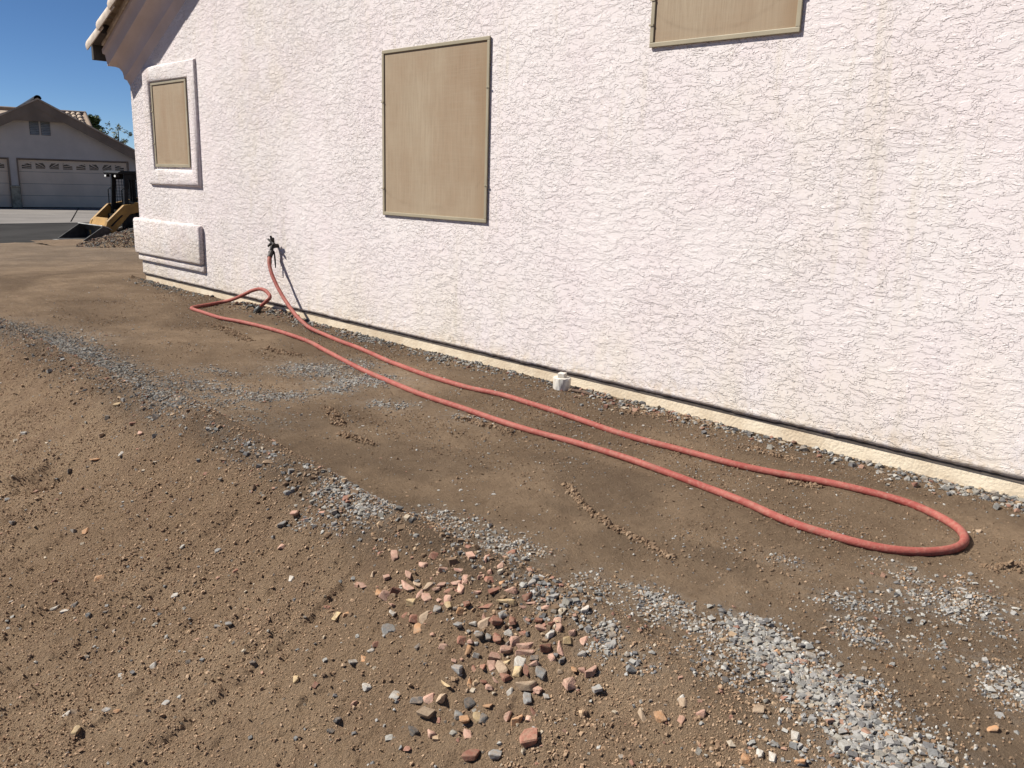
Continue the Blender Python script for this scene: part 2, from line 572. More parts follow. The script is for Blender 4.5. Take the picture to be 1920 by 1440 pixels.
def stone_mat(name, c, c2):
    m, nt, bs = new_mat(name)
    pos = coords(nt)
    inf = nt.nodes.new('ShaderNodeObjectInfo')
    f = noise(nt, pos, 55, 5, 0.65, 0.6)
    cc = mixc(nt, ramp(nt, f, 0.35, 0.7), c, c2)
    dirtm = ramp(nt, noise(nt, pos, 70, 5, 0.7), 0.42, 0.64)
    cc = mixc(nt, mth(nt, 'MULTIPLY', dirtm, 0.55), cc, (0.30, 0.215, 0.145))
    v = mth(nt, 'ADD', mth(nt, 'MULTIPLY', inf.outputs['Random'], 0.45), 0.55)
    hs = nt.nodes.new('ShaderNodeHueSaturation')
    nt.links.new(v, hs.inputs['Value'])
    nt.links.new(cc, hs.inputs['Color'])
    nt.links.new(hs.outputs[0], bs.inputs['Base Color'])
    bs.inputs['Roughness'].default_value = 0.8
    bs.inputs['Specular IOR Level'].default_value = 0.3
    bump(nt, bs, noise(nt, pos, 180, 4, 0.65), 0.002)
    return m


STONE_COL = {
    'P': ((0.50, 0.285, 0.215), (0.56, 0.37, 0.28)), 'R': ((0.27, 0.115, 0.078), (0.36, 0.18, 0.125)),
    'O': ((0.46, 0.24, 0.115), (0.50, 0.31, 0.18)), 'Y': ((0.52, 0.37, 0.19), (0.56, 0.44, 0.27)),
    'T': ((0.40, 0.29, 0.20), (0.47, 0.36, 0.25)), 'G': ((0.25, 0.245, 0.235), (0.34, 0.335, 0.32)),
    'D': ((0.09, 0.085, 0.083), (0.14, 0.13, 0.12)), 'W': ((0.47, 0.44, 0.39), (0.56, 0.53, 0.48)),
}
for k, (a, b) in STONE_COL.items():
    M['stone_' + k] = stone_mat('stone_surface_' + k.lower(), a, b)


def leaf_mat(name, a, b):
    m, nt, bs = new_mat(name)
    inf = noise(nt, coords(nt), 1.6, 3)
    nt.links.new(mixc(nt, ramp(nt, inf, 0.35, 0.65), a, b), bs.inputs['Base Color'])
    bs.inputs['Roughness'].default_value = 0.6
    return m


M['leaf'] = leaf_mat('green_leaves', (0.055, 0.10, 0.025), (0.11, 0.15, 0.04))
M['leaf_pale'] = leaf_mat('pale_leaves', (0.10, 0.125, 0.055), (0.16, 0.17, 0.08))

# ------------------------------------------------------------------ measured positions (metres)
HOSE = [[-7.218,4.035,-0.711],[-7.181,3.99,-0.75],[-7.147,3.965,-0.787],[-7.123,3.955,-0.811],[-7.069,3.94,-0.885],[-6.99,3.93,-0.959],[-6.882,3.92,-1.047],[-6.742,3.91,-1.137],[-6.576,3.89,-1.212],[-6.426,3.87,-1.256],[-6.259,3.84,-1.275],[-6.006,3.813,-1.286],[-5.713,3.764,-1.286],[-5.427,3.725,-1.287],[-5.124,3.663,-1.286],[-4.729,3.594,-1.29],[-4.362,3.524,-1.283],[-4.089,3.512,-1.278],[-3.844,3.508,-1.276],[-3.594,3.546,-1.277],[-3.365,3.53,-1.277],[-3.125,3.526,-1.28],[-2.912,3.511,-1.286],[-2.697,3.478,-1.285],[-2.522,3.479,-1.286],[-2.341,3.502,-1.288],[-2.149,3.512,-1.288],[-1.972,3.523,-1.288],[-1.8,3.554,-1.289],[-1.62,3.606,-1.288],[-1.467,3.626,-1.288],[-1.315,3.631,-1.288],[-1.193,3.621,-1.288],[-1.074,3.569,-1.287],[-0.977,3.505,-1.286],[-0.919,3.418,-1.284],[-0.894,3.327,-1.283],[-0.903,3.25,-1.283],[-0.939,3.18,-1.282],[-1.001,3.11,-1.282],[-1.082,3.059,-1.283],[-1.177,3.038,-1.283],[-1.284,3.035,-1.283],[-1.394,3.029,-1.284],[-1.524,3.049,-1.285],[-1.626,3.076,-1.285],[-1.759,3.101,-1.286],[-1.894,3.117,-1.287],[-2.045,3.146,-1.289],[-2.197,3.164,-1.289],[-2.356,3.18,-1.289],[-2.513,3.182,-1.288],[-2.675,3.182,-1.287],[-2.837,3.171,-1.287],[-2.997,3.15,-1.285],[-3.209,3.142,-1.281],[-3.371,3.143,-1.278],[-3.589,3.147,-1.276],[-3.851,3.151,-1.276],[-4.158,3.187,-1.278],[-4.456,3.251,-1.287],[-4.774,3.316,-1.291],[-5.12,3.385,-1.287],[-5.507,3.479,-1.285],[-5.846,3.557,-1.288],[-6.266,3.596,-1.288],[-6.656,3.596,-1.286],[-6.984,3.565,-1.285],[-7.248,3.511,-1.282],[-7.637,3.521,-1.283],[-7.847,3.538,-1.282],[-7.929,3.563,-1.282],[-7.972,3.62,-1.281],[-8.007,3.747,-1.28],[-7.993,3.93,-1.264],[-7.779,3.965,-1.194],[-7.543,3.985,-1.101],[-7.364,3.995,-1.051],[-7.231,3.99,-1.057],[-7.173,3.975,-1.105],[-7.202,3.95,-1.171],[-7.289,3.93,-1.23]]
STONES = [[-2.111,1.552,0.043,0.035,"P"],[-2.145,1.548,0.025,0.029,"O"],[-2.008,1.58,0.036,0.035,"Y"],[-2.001,1.607,0.03,0.028,"P"],[-1.993,1.637,0.042,0.035,"T"],[-1.981,1.644,0.03,0.021,"D"],[-1.944,1.653,0.03,0.027,"P"],[-1.949,1.638,0.03,0.027,"P"],[-1.899,1.648,0.035,0.027,"R"],[-1.865,1.664,0.035,0.04,"P"],[-1.898,1.677,0.041,0.024,"P"],[-1.877,1.694,0.035,0.041,"P"],[-1.981,1.691,0.036,0.024,"P"],[-1.835,1.724,0.029,0.02,"P"],[-1.715,1.742,0.046,0.026,"P"],[-1.698,1.707,0.068,0.026,"Y"],[-1.757,1.743,0.023,0.023,"O"],[-1.658,1.755,0.034,0.033,"R"],[-1.635,1.752,0.034,0.019,"P"],[-1.646,1.728,0.028,0.016,"P"],[-1.749,1.668,0.046,0.026,"R"],[-1.806,1.638,0.023,0.04,"R"],[-1.805,1.612,0.026,0.026,"O"],[-1.913,1.555,0.035,0.054,"T"],[-1.947,1.542,0.035,0.034,"R"],[-1.991,1.541,0.024,0.027,"R"],[-1.901,1.52,0.023,0.04,"O"],[-2.034,1.52,0.03,0.031,"W"],[-2.0,1.48,0.036,0.048,"G"],[-2.225,1.431,0.025,0.043,"Y"],[-2.2,1.457,0.025,0.025,"O"],[-1.774,1.578,0.028,0.033,"G"],[-1.743,1.612,0.028,0.02,"W"],[-1.676,1.671,0.034,0.023,"G"],[-1.678,1.643,0.039,0.039,"R"],[-1.639,1.676,0.022,0.058,"R"],[-1.624,1.644,0.028,0.032,"W"],[-1.599,1.696,0.022,0.032,"D"],[-1.538,1.698,0.044,0.022,"P"],[-1.523,1.72,0.022,0.019,"R"],[-1.501,1.694,0.027,0.025,"W"],[-1.687,1.586,0.028,0.029,"D"],[-1.665,1.599,0.022,0.026,"G"],[-1.64,1.612,0.028,0.051,"R"],[-1.733,1.557,0.034,0.032,"R"],[-1.592,1.606,0.049,0.044,"P"],[-1.549,1.64,0.054,0.031,"P"],[-1.609,1.576,0.038,0.038,"P"],[-1.533,1.623,0.06,0.025,"P"],[-1.483,1.653,0.043,0.031,"R"],[-1.446,1.68,0.027,0.043,"P"],[-1.568,1.576,0.033,0.028,"Y"],[-1.594,1.554,0.033,0.038,"P"],[-1.526,1.596,0.038,0.043,"W"],[-1.493,1.619,0.027,0.025,"D"],[-1.482,1.605,0.032,0.018,"P"],[-1.489,1.584,0.027,0.049,"R"],[-1.449,1.6,0.042,0.049,"G"],[-1.56,1.555,0.03,0.05,"T"],[-1.512,1.572,0.027,0.031,"Y"],[-1.533,1.546,0.032,0.037,"R"],[-1.641,1.524,0.022,0.038,"R"],[-1.62,1.536,0.022,0.044,"R"],[-1.685,1.539,0.019,0.045,"O"],[-1.657,1.545,0.022,0.019,"W"],[-1.707,1.502,0.022,0.032,"P"],[-1.669,1.481,0.033,0.032,"G"],[-1.37,1.653,0.018,0.03,"O"],[-1.33,1.678,0.037,0.036,"P"],[-1.352,1.666,0.021,0.021,"P"],[-1.424,1.661,0.021,0.021,"G"],[-1.386,1.704,0.027,0.024,"G"],[-1.458,1.553,0.058,0.036,"T"],[-1.431,1.564,0.024,0.048,"P"],[-1.552,1.502,0.027,0.031,"P"],[-1.575,1.5,0.022,0.025,"R"],[-1.615,1.484,0.022,0.025,"O"],[-1.671,1.439,0.016,0.044,"Y"],[-1.654,1.407,0.03,0.056,"T"],[-1.578,1.412,0.032,0.037,"G"],[-1.577,1.448,0.027,0.031,"D"],[-1.722,1.374,0.044,0.025,"D"],[-1.788,1.347,0.028,0.032,"W"],[-1.894,1.32,0.029,0.03,"W"],[-1.651,1.35,0.043,0.043,"T"],[-1.646,1.301,0.027,0.043,"D"],[-1.597,1.328,0.027,0.031,"P"],[-1.535,1.394,0.032,0.043,"O"],[-1.512,1.419,0.026,0.036,"Y"],[-1.492,1.424,0.031,0.033,"D"],[-1.498,1.371,0.024,0.036,"P"],[-1.342,1.448,0.051,0.047,"R"],[-1.447,1.338,0.046,0.035,"R"],[-1.393,1.374,0.036,0.029,"G"],[-1.513,1.459,0.026,0.021,"O"],[-1.488,1.517,0.021,0.027,"W"],[-1.432,1.531,0.026,0.036,"G"],[-1.393,1.564,0.016,0.036,"G"],[-1.394,1.52,0.021,0.03,"R"],[-1.847,1.477,0.023,0.033,"D"],[-2.007,1.348,0.029,0.027,"W"],[-1.99,1.377,0.024,0.027,"O"],[-1.994,1.427,0.024,0.02,"R"],[-1.994,1.41,0.03,0.02,"W"],[-1.284,1.648,0.031,0.036,"G"],[-1.872,1.203,0.023,0.023,"D"],[-1.475,1.768,0.022,0.031,"G"],[-1.472,1.812,0.028,0.025,"W"],[-1.682,1.799,0.034,0.033,"G"],[-1.744,1.77,0.029,0.027,"G"],[-1.64,1.78,0.028,0.02,"D"],[-1.585,1.797,0.034,0.026,"G"],[-1.377,1.822,0.033,0.025,"G"],[-1.334,1.77,0.037,0.031,"G"],[-3.818,1.169,0.03,0.035,"O"],[-3.344,1.062,0.045,0.031,"O"],[-3.505,0.939,0.033,0.021,"R"],[-3.313,0.882,0.031,0.031,"W"],[-3.254,0.899,0.031,0.03,"W"],[-2.535,1.446,0.027,0.031,"W"],[-2.711,1.513,0.028,0.032,"P"],[-2.809,1.629,0.033,0.038,"P"],[-2.74,1.632,0.028,0.028,"P"],[-2.673,1.667,0.028,0.027,"P"],[-2.818,1.576,0.037,0.028,"G"],[-2.804,1.371,0.024,0.042,"R"],[-2.56,1.216,0.026,0.035,"G"],[-2.593,1.191,0.027,0.026,"G"],[-2.224,1.431,0.025,0.045,"Y"],[-2.098,1.202,0.023,0.031,"Y"],[-2.026,1.224,0.02,0.023,"R"],[-2.314,0.982,0.017,0.028,"Y"],[-2.51,0.809,0.033,0.021,"O"],[-2.651,0.706,0.03,0.03,"W"],[-2.64,0.729,0.03,0.03,"T"],[-2.532,0.789,0.029,0.025,"G"],[-2.402,0.919,0.025,0.033,"G"],[-2.516,0.693,0.022,0.029,"Y"],[-2.622,0.973,0.023,0.026,"W"],[-2.917,1.181,0.025,0.024,"W"],[-2.986,1.389,0.025,0.029,"G"],[-3.148,1.319,0.017,0.025,"W"],[-2.974,1.076,0.029,0.033,"T"],[-3.821,1.34,0.025,0.021,"G"],[-4.266,0.993,0.033,0.025,"D"],[-3.058,0.98,0.025,0.017,"D"],[-3.243,0.932,0.031,0.03,"D"],[-2.3,1.165,0.02,0.018,"D"],[-2.448,1.176,0.018,0.021,"D"],[-2.305,1.452,0.025,0.025,"R"],[-1.874,1.205,0.022,0.029,"D"],[-1.867,1.176,0.022,0.018,"D"],[-0.935,2.123,0.042,0.034,"P"],[-1.011,2.115,0.037,0.027,"O"],[-0.929,2.172,0.032,0.027,"W"],[-1.127,1.655,0.03,0.043,"T"],[-1.088,1.668,0.03,0.035,"O"],[-1.011,1.739,0.027,0.026,"P"],[-0.901,1.829,0.03,0.028,"T"],[-0.789,1.807,0.03,0.031,"W"],[-4.811,1.702,0.046,0.034,"Y"],[-0.629,1.98,0.028,0.025,"O"],[-0.803,1.727,0.026,0.027,"W"],[-0.832,1.719,0.023,0.027,"W"],[-1.067,1.74,0.026,0.031,"T"],[-1.029,1.879,0.02,0.022,"D"],[-1.078,1.748,0.021,0.023,"W"],[-0.737,2.852,0.036,0.03,"W"],[-0.98,2.351,0.025,0.021,"T"],[-4.652,1.546,0.029,0.037,"T"],[-4.313,1.627,0.027,0.038,"P"],[-4.288,1.518,0.024,0.048,"W"],[-4.404,1.426,0.055,0.031,"O"],[-4.629,1.369,0.032,0.036,"D"],[-4.316,1.721,0.045,0.045,"D"],[-5.257,1.334,0.042,0.028,"W"],[-3.332,3.928,0.033,0.031,"T"],[-0.462,2.196,0.032,0.022,"O"],[-0.757,2.293,0.021,0.02,"O"],[-0.913,3.55,0.024,0.022,"T"],[-1.502,4.171,0.046,0.04,"T"],[-1.157,4.155,0.045,0.039,"O"],[-1.986,4.219,0.03,0.031,"O"],[-1.64,4.194,0.032,0.03,"O"],[-3.746,4.787,0.035,0.036,"R"],[-0.745,1.752,0.026,0.023,"O"],[-0.569,1.899,0.03,0.027,"T"],[-0.849,1.691,0.029,0.03,"O"],[-1.927,1.713,0.033,0.028,"P"],[-1.407,1.639,0.019,0.023,"T"],[-2.089,1.58,0.045,0.029,"R"],[-1.588,1.638,0.036,0.033,"P"],[-1.417,1.478,0.035,0.03,"O"],[-1.958,1.602,0.031,0.038,"P"],[-1.804,1.683,0.025,0.018,"P"],[-2.04,1.628,0.035,0.038,"T"],[-1.724,1.64,0.023,0.026,"P"],[-2.088,1.628,0.027,0.042,"P"],[-1.938,1.77,0.028,0.048,"P"],[-1.446,1.706,0.027,0.025,"Y"],[-1.915,1.617,0.023,0.026,"P"],[-1.68,1.386,0.033,0.035,"P"],[-1.853,1.606,0.025,0.031,"Y"],[-1.799,1.729,0.035,0.031,"R"],[-1.991,2.018,0.041,0.03,"R"],[-1.35,1.615,0.04,0.034,"P"],[-2.235,1.59,0.024,0.036,"T"],[-1.572,1.72,0.031,0.041,"R"],[-1.985,1.727,0.022,0.037,"P"],[-2.235,1.548,0.036,0.037,"P"],[-2.061,1.717,0.032,0.03,"R"],[-1.605,1.773,0.018,0.026,"P"],[-1.586,1.668,0.025,0.022,"R"],[-1.382,1.759,0.02,0.023,"R"],[-2.071,1.678,0.036,0.029,"P"],[-1.888,1.588,0.031,0.037,"G"],[-1.45,1.47,0.023,0.034,"P"],[-1.553,1.526,0.016,0.022,"P"],[-1.515,1.739,0.027,0.022,"P"],[-1.882,1.787,0.025,0.036,"P"],[-1.451,1.647,0.026,0.028,"P"],[-1.767,1.51,0.03,0.02,"P"],[-1.393,1.499,0.022,0.024,"P"],[-2.065,1.606,0.039,0.051,"P"],[-1.88,1.623,0.033,0.035,"P"],[-1.495,1.719,0.026,0.029,"P"],[-1.701,1.564,0.021,0.023,"P"],[-1.452,1.733,0.023,0.022,"P"],[-1.414,1.74,0.024,0.036,"P"],[-1.578,1.759,0.034,0.024,"P"],[-2.17,1.599,0.027,0.034,"P"],[-1.759,1.71,0.046,0.029,"R"],[-1.814,1.787,0.035,0.033,"P"],[-2.208,1.662,0.028,0.048,"P"],[-1.374,1.726,0.014,0.017,"T"],[-1.705,1.619,0.036,0.038,"T"]]
STONE_LABEL = ["medium pink stone on the upper bank, right of a small orange one", "small orange stone on the upper bank, left of a medium pink one", "medium tan yellow stone on the upper bank, left of a small pink one", "small pink stone on the upper bank, left of a medium pink one", "medium tan stone on the upper bank, left of a small dark grey one", "small dark grey stone on the upper bank, right of a medium tan one", "small pink stone on the upper bank, right of a small pink one", "small pink stone on the upper bank, left of a small pink one", "medium rust red stone on the upper bank, above a medium pink one", "medium pink stone on the upper bank, below a medium slim pink one", "medium slim pink stone on the upper bank, above a medium pink one", "medium pink stone on the upper bank, right of a medium slim pink one", "medium pink stone on the upper bank, above a small pink one", "small pink stone on the upper bank, left of a medium rust red one", "large slim pink stone on the upper bank, below a small grey one", "large slim tan yellow stone on the upper bank, below a large slim pink one", "small orange stone on the upper bank, left of a small grey one", "medium rust red stone on the upper bank, above a medium slim pink one", "medium slim pink stone on the upper bank, below a medium rust red one", "small slim pink stone on the upper bank, left of a medium slim pink one", "large slim rust red stone on the upper bank, above a small pink one", "medium slim rust red stone on the upper bank, above a small orange one", "small orange stone on the upper bank, below a medium slim rust red one", "large tan stone on the upper bank, right of a medium rust red one", "medium rust red stone on the upper bank, left of a large tan one", "small rust red stone on the upper bank, left of a medium rust red one", "medium slim orange stone on the upper bank, below a medium rust red one", "medium whitish stone on the upper bank, left of a small rust red one", "large grey stone on the bare far bank, below a medium whitish one", "medium slim tan yellow stone on the bare far bank, left of a small orange one", "small orange stone on the bare far bank, right of a medium slim tan yellow one", "medium grey stone on the upper bank, above a medium rust red one", "small whitish stone on the upper bank, left of a medium tan one", "medium grey stone on the upper bank, left of a large slim rust red one", "medium rust red stone on the upper bank, below a medium grey one", "large slim rust red stone on the upper bank, right of a medium grey one", "medium whitish stone on the upper bank, above a medium pink one", "medium dark grey stone in the dense cluster, above a small rust red one", "medium slim pink stone in the dense cluster, left of a small rust red one", "small rust red stone in the dense cluster, left of a small pink one", "small whitish stone in the dense cluster, left of a small pink one", "small dark grey stone on the upper bank, left of a small grey one", "small grey stone on the upper bank, right of a small dark grey one", "large slim rust red stone on the upper bank, right of a small grey one", "medium rust red stone on the upper bank, left of a small pink one", "large pink stone in the dense cluster, below a medium pink one", "large slim pink stone in the dense cluster, above a large slim pink one", "medium pink stone in the dense cluster, above a medium pink one", "large slim pink stone in the dense cluster, below a large slim pink one", "medium rust red stone in the dense cluster, above a small pink one", "medium pink stone in the dense cluster, above a small grey one", "medium tan yellow stone in the dense cluster, above a large slim tan one", "medium pink stone in the dense cluster, left of a large slim tan one", "medium whitish stone in the dense cluster, above a medium tan yellow one", "small dark grey stone in the dense cluster, above a medium slim pink one", "medium slim pink stone in the dense cluster, below a small dark grey one", "large slim rust red stone in the dense cluster, right of a medium tan yellow one", "large grey stone in the dense cluster, below a medium slim pink one", "large slim tan stone in the dense cluster, below a medium tan yellow one", "medium tan yellow stone in the dense cluster, left of a large slim rust red one", "medium rust red stone in the dense cluster, below a large slim tan one", "medium slim rust red stone on the upper bank, below a small whitish one", "medium slim rust red stone on the upper bank, left of a medium pink one", "medium slim orange stone on the upper bank, left of a small whitish one", "small whitish stone on the upper bank, right of a medium slim orange one", "medium pink stone on the upper bank, above a medium grey one", "medium grey stone low on the bank, below a medium pink one", "small slim orange stone in the dense cluster, left of a small pink one", "medium pink stone in the dense cluster, right of a small pink one", "small pink stone in the dense cluster, right of a small slim orange one", "small grey stone in the dense cluster, below a medium pink one", "small grey stone in the dense cluster, left of a small tan one", "large slim tan stone in the dense cluster, left of a large slim pink one", "large slim pink stone in the dense cluster, right of a large slim tan one", "medium pink stone in the dense cluster, right of a small rust red one", "small rust red stone in the dense cluster, left of a medium pink one", "small orange stone in the dense cluster, left of a small rust red one", "medium slim tan yellow stone low on the bank, above a large slim tan one", "large slim tan stone low on the bank, right of a medium pink one", "medium grey stone in the dense cluster, above a medium orange one", "medium dark grey stone in the dense cluster, above a medium grey one", "medium slim dark grey stone low on the bank, left of a medium pink one", "medium whitish stone low on the bank, left of a medium slim dark grey one", "small whitish stone low on the bank, below a small whitish one", "medium tan stone low on the bank, below a medium pink one", "medium dark grey stone low on the bank, left of a medium pink one", "medium pink stone low on the bank, below a medium tan one", "medium orange stone in the dense cluster, above a medium pink one", "medium tan yellow stone in the dense cluster, left of a medium dark grey one", "medium dark grey stone in the dense cluster, right of a medium tan yellow one", "medium pink stone in the dense cluster, below a medium orange one", "large rust red stone in the dense cluster, below a small pink one", "large rust red stone low on the bank, below a medium pink one", "medium grey stone in the dense cluster, right of a large rust red one", "small orange stone in the dense cluster, above a medium dark grey one", "small whitish stone in the dense cluster, below a medium rust red one", "medium grey stone in the dense cluster, below a large slim tan one", "medium slim grey stone in the dense cluster, right of a large slim pink one", "small rust red stone in the dense cluster, above a small pink one", "medium dark grey stone low on the bank, below a medium slim orange one", "small whitish stone on the bare far bank, left of a small orange one", "small orange stone low on the bank, right of a small whitish one", "small rust red stone low on the bank, above a small whitish one", "small whitish stone low on the bank, below a small rust red one", "medium grey stone in the dense cluster, below a medium pink one", "small dark grey stone low on the bank, left of a small dark grey one", "medium grey stone in the dense cluster, above a small pink one", "small whitish stone on the upper bank, right of a medium grey one", "medium grey stone on the upper bank, above a small dark grey one", "small grey stone on the upper bank, right of a small orange one", "small dark grey stone on the upper bank, above a medium slim pink one", "medium grey stone in the dense cluster, right of a small pink one", "medium grey stone on the upper bank, above a medium grey one", "medium grey stone in the dense cluster, right of a small rust red one", "medium orange stone on the bare far bank, left of a small grey one", "medium orange stone on the bare far bank, above a small dark grey one", "medium rust red stone on the bare far bank, above a medium whitish one", "medium whitish stone on the bare far bank, left of a medium whitish one", "medium whitish stone on the bare far bank, right of a medium whitish one", "medium whitish stone on the bare far bank, below a medium pink one", "medium pink stone on the bare far bank, below a medium grey one", "medium pink stone on the bare far bank, left of a small pink one", "small pink stone on the bare far bank, right of a medium pink one", "small pink stone on the bare far bank, right of a small pink one", "medium grey stone on the bare far bank, left of a medium pink one", "medium slim rust red stone on the bare far bank, right of a small grey one", "medium grey stone on the bare far bank, right of a small grey one", "small grey stone on the bare far bank, left of a medium grey one", "medium slim tan yellow stone on the bare far bank, below a small rust red one", "medium tan yellow stone on the bare far bank, left of a small rust red one", "small rust red stone on the bare far bank, right of a medium tan yellow one", "small slim tan yellow stone on the bare far bank, right of a medium grey one", "medium orange stone on the bare far bank, right of a small grey one", "small whitish stone on the bare far bank, left of a small tan one", "small tan stone on the bare far bank, right of a small whitish one", "small grey stone on the bare far bank, left of a medium orange one", "medium grey stone on the bare far bank, left of a small slim tan yellow one", "small tan yellow stone on the bare far bank, below a small whitish one", "small whitish stone on the bare far bank, above a medium grey one", "small whitish stone on the bare far bank, right of a medium tan one", "small grey stone on the bare far bank, left of a medium slim rust red one", "small whitish stone on the bare far bank, left of a small grey one", "medium tan stone on the bare far bank, right of a small dark grey one", "small grey stone on the bare far bank, right of a medium orange one", "medium dark grey stone on the bare far bank, left of a medium orange one", "small dark grey stone on the bare far bank, right of a medium dark grey one", "medium dark grey stone on the bare far bank, right of a medium whitish one", "small dark grey stone on the bare far bank, below a small dark grey one", "small dark grey stone on the bare far bank, below a medium grey one", "small rust red stone on the bare far bank, above a medium slim tan yellow one", "small dark grey stone low on the bank, right of a small dark grey one", "small dark grey stone low on the bank, below a small dark grey one", "medium pink stone on the packed strip, left of a medium whitish one", "medium orange stone on the packed strip, left of a medium pink one", "medium whitish stone on the packed strip, right of a medium pink one", "medium tan stone in the dense cluster, left of a medium orange one", "medium orange stone in the dense cluster, right of a medium tan one", "small pink stone in the dense cluster, right of a medium tan one", "small tan stone in the grey gravel, above a small whitish one", "medium whitish stone in the grey gravel, above a small orange one", "large tan yellow stone on the bare far bank, above a medium tan one", "small orange stone in the grey gravel, above a small tan one", "small whitish stone in the grey gravel, right of a small whitish one", "small whitish stone in the grey gravel, left of a small whitish one", "medium tan stone in the dense cluster, below a small whitish one", "small dark grey stone on the upper bank, above a small pink one", "small whitish stone in the dense cluster, above a medium tan one", "medium whitish stone on the packed strip, below a small tan one", "small tan stone on the packed strip, above a medium whitish one", "medium tan stone on the bare far bank, above a large slim orange one", "medium pink stone on the bare far bank, below a medium dark grey one", "large slim whitish stone on the bare far bank, below a medium pink one", "large slim orange stone on the bare far bank, right of a medium dark grey one", "medium dark grey stone on the bare far bank, left of a large slim orange one", "medium dark grey stone on the bare far bank, above a medium pink one", "medium whitish stone on the bare far bank, left of a medium dark grey one", "medium tan stone at the wall foot, left of a medium rust red one", "medium orange stone on the packed strip, right of a small tan one", "small orange stone on the packed strip, above a small orange one", "small tan stone on the packed strip, below a medium orange one", "large tan stone at the wall foot, right of a medium orange one", "medium orange stone at the wall foot, above a small tan one", "medium orange stone at the wall foot, left of a medium orange one", "medium orange stone at the wall foot, left of a large tan one", "medium rust red stone at the wall foot, right of a medium tan one", "small orange stone in the grey gravel, below a medium whitish one", "small tan stone in the grey gravel, below a small orange one", "small orange stone on the upper bank, left of a small whitish one", "medium pink stone on the upper bank, above a medium pink one", "small tan stone in the dense cluster, below a small grey one", "medium rust red stone on the upper bank, left of a large pink one", "medium pink stone in the dense cluster, below a medium whitish one", "medium orange stone in the dense cluster, right of a medium pink one", "medium pink stone on the upper bank, right of a small pink one", "small pink stone on the upper bank, below a small pink one", "medium tan stone on the upper bank, right of a large pink one", "small pink stone on the upper bank, above a medium tan one", "medium pink stone on the upper bank, above a large pink one", "large slim pink stone on the upper bank, left of a medium pink one", "small tan yellow stone in the dense cluster, below a small pink one", "small pink stone on the upper bank, above a medium grey one", "medium pink stone low on the bank, left of a large slim tan one", "medium tan yellow stone on the upper bank, below a medium pink one", "medium rust red stone on the upper bank, right of a small pink one", "medium rust red stone on the upper bank, above a small grey one", "medium pink stone in the dense cluster, below a small slim orange one", "medium tan stone on the upper bank, left of a medium pink one", "medium rust red stone in the dense cluster, above a medium slim pink one", "medium slim pink stone on the upper bank, right of a medium rust red one", "medium pink stone on the upper bank, below a medium tan one", "medium rust red stone on the upper bank, right of a medium pink one", "small pink stone in the dense cluster, above a medium pink one", "small rust red stone in the dense cluster, below a medium dark grey one", "small rust red stone in the dense cluster, above a small tan one", "medium pink stone on the upper bank, left of a medium rust red one", "medium grey stone on the upper bank, below a small pink one", "medium pink stone in the dense cluster, left of a medium orange one", "small pink stone in the dense cluster, left of a medium rust red one", "small pink stone in the dense cluster, right of a small rust red one", "medium pink stone on the upper bank, right of a large slim pink one", "small pink stone in the dense cluster, left of a small grey one", "small pink stone on the upper bank, above a medium pink one", "small pink stone in the dense cluster, below a small rust red one", "large pink stone on the upper bank, below a medium pink one", "medium pink stone on the upper bank, above a medium tan yellow one", "small pink stone in the dense cluster, below a small pink one", "small pink stone on the upper bank, right of a medium rust red one", "small pink stone in the dense cluster, above a small tan yellow one", "medium pink stone in the dense cluster, left of a small rust red one", "medium pink stone in the dense cluster, below a small pink one", "medium pink stone on the upper bank, right of a medium tan one", "large rust red stone on the upper bank, below a medium rust red one", "medium pink stone on the upper bank, right of a medium pink one", "large slim pink stone on the upper bank, above a medium pink one", "small tan stone in the dense cluster, right of a small grey one", "medium tan stone on the upper bank, below a small pink one"]
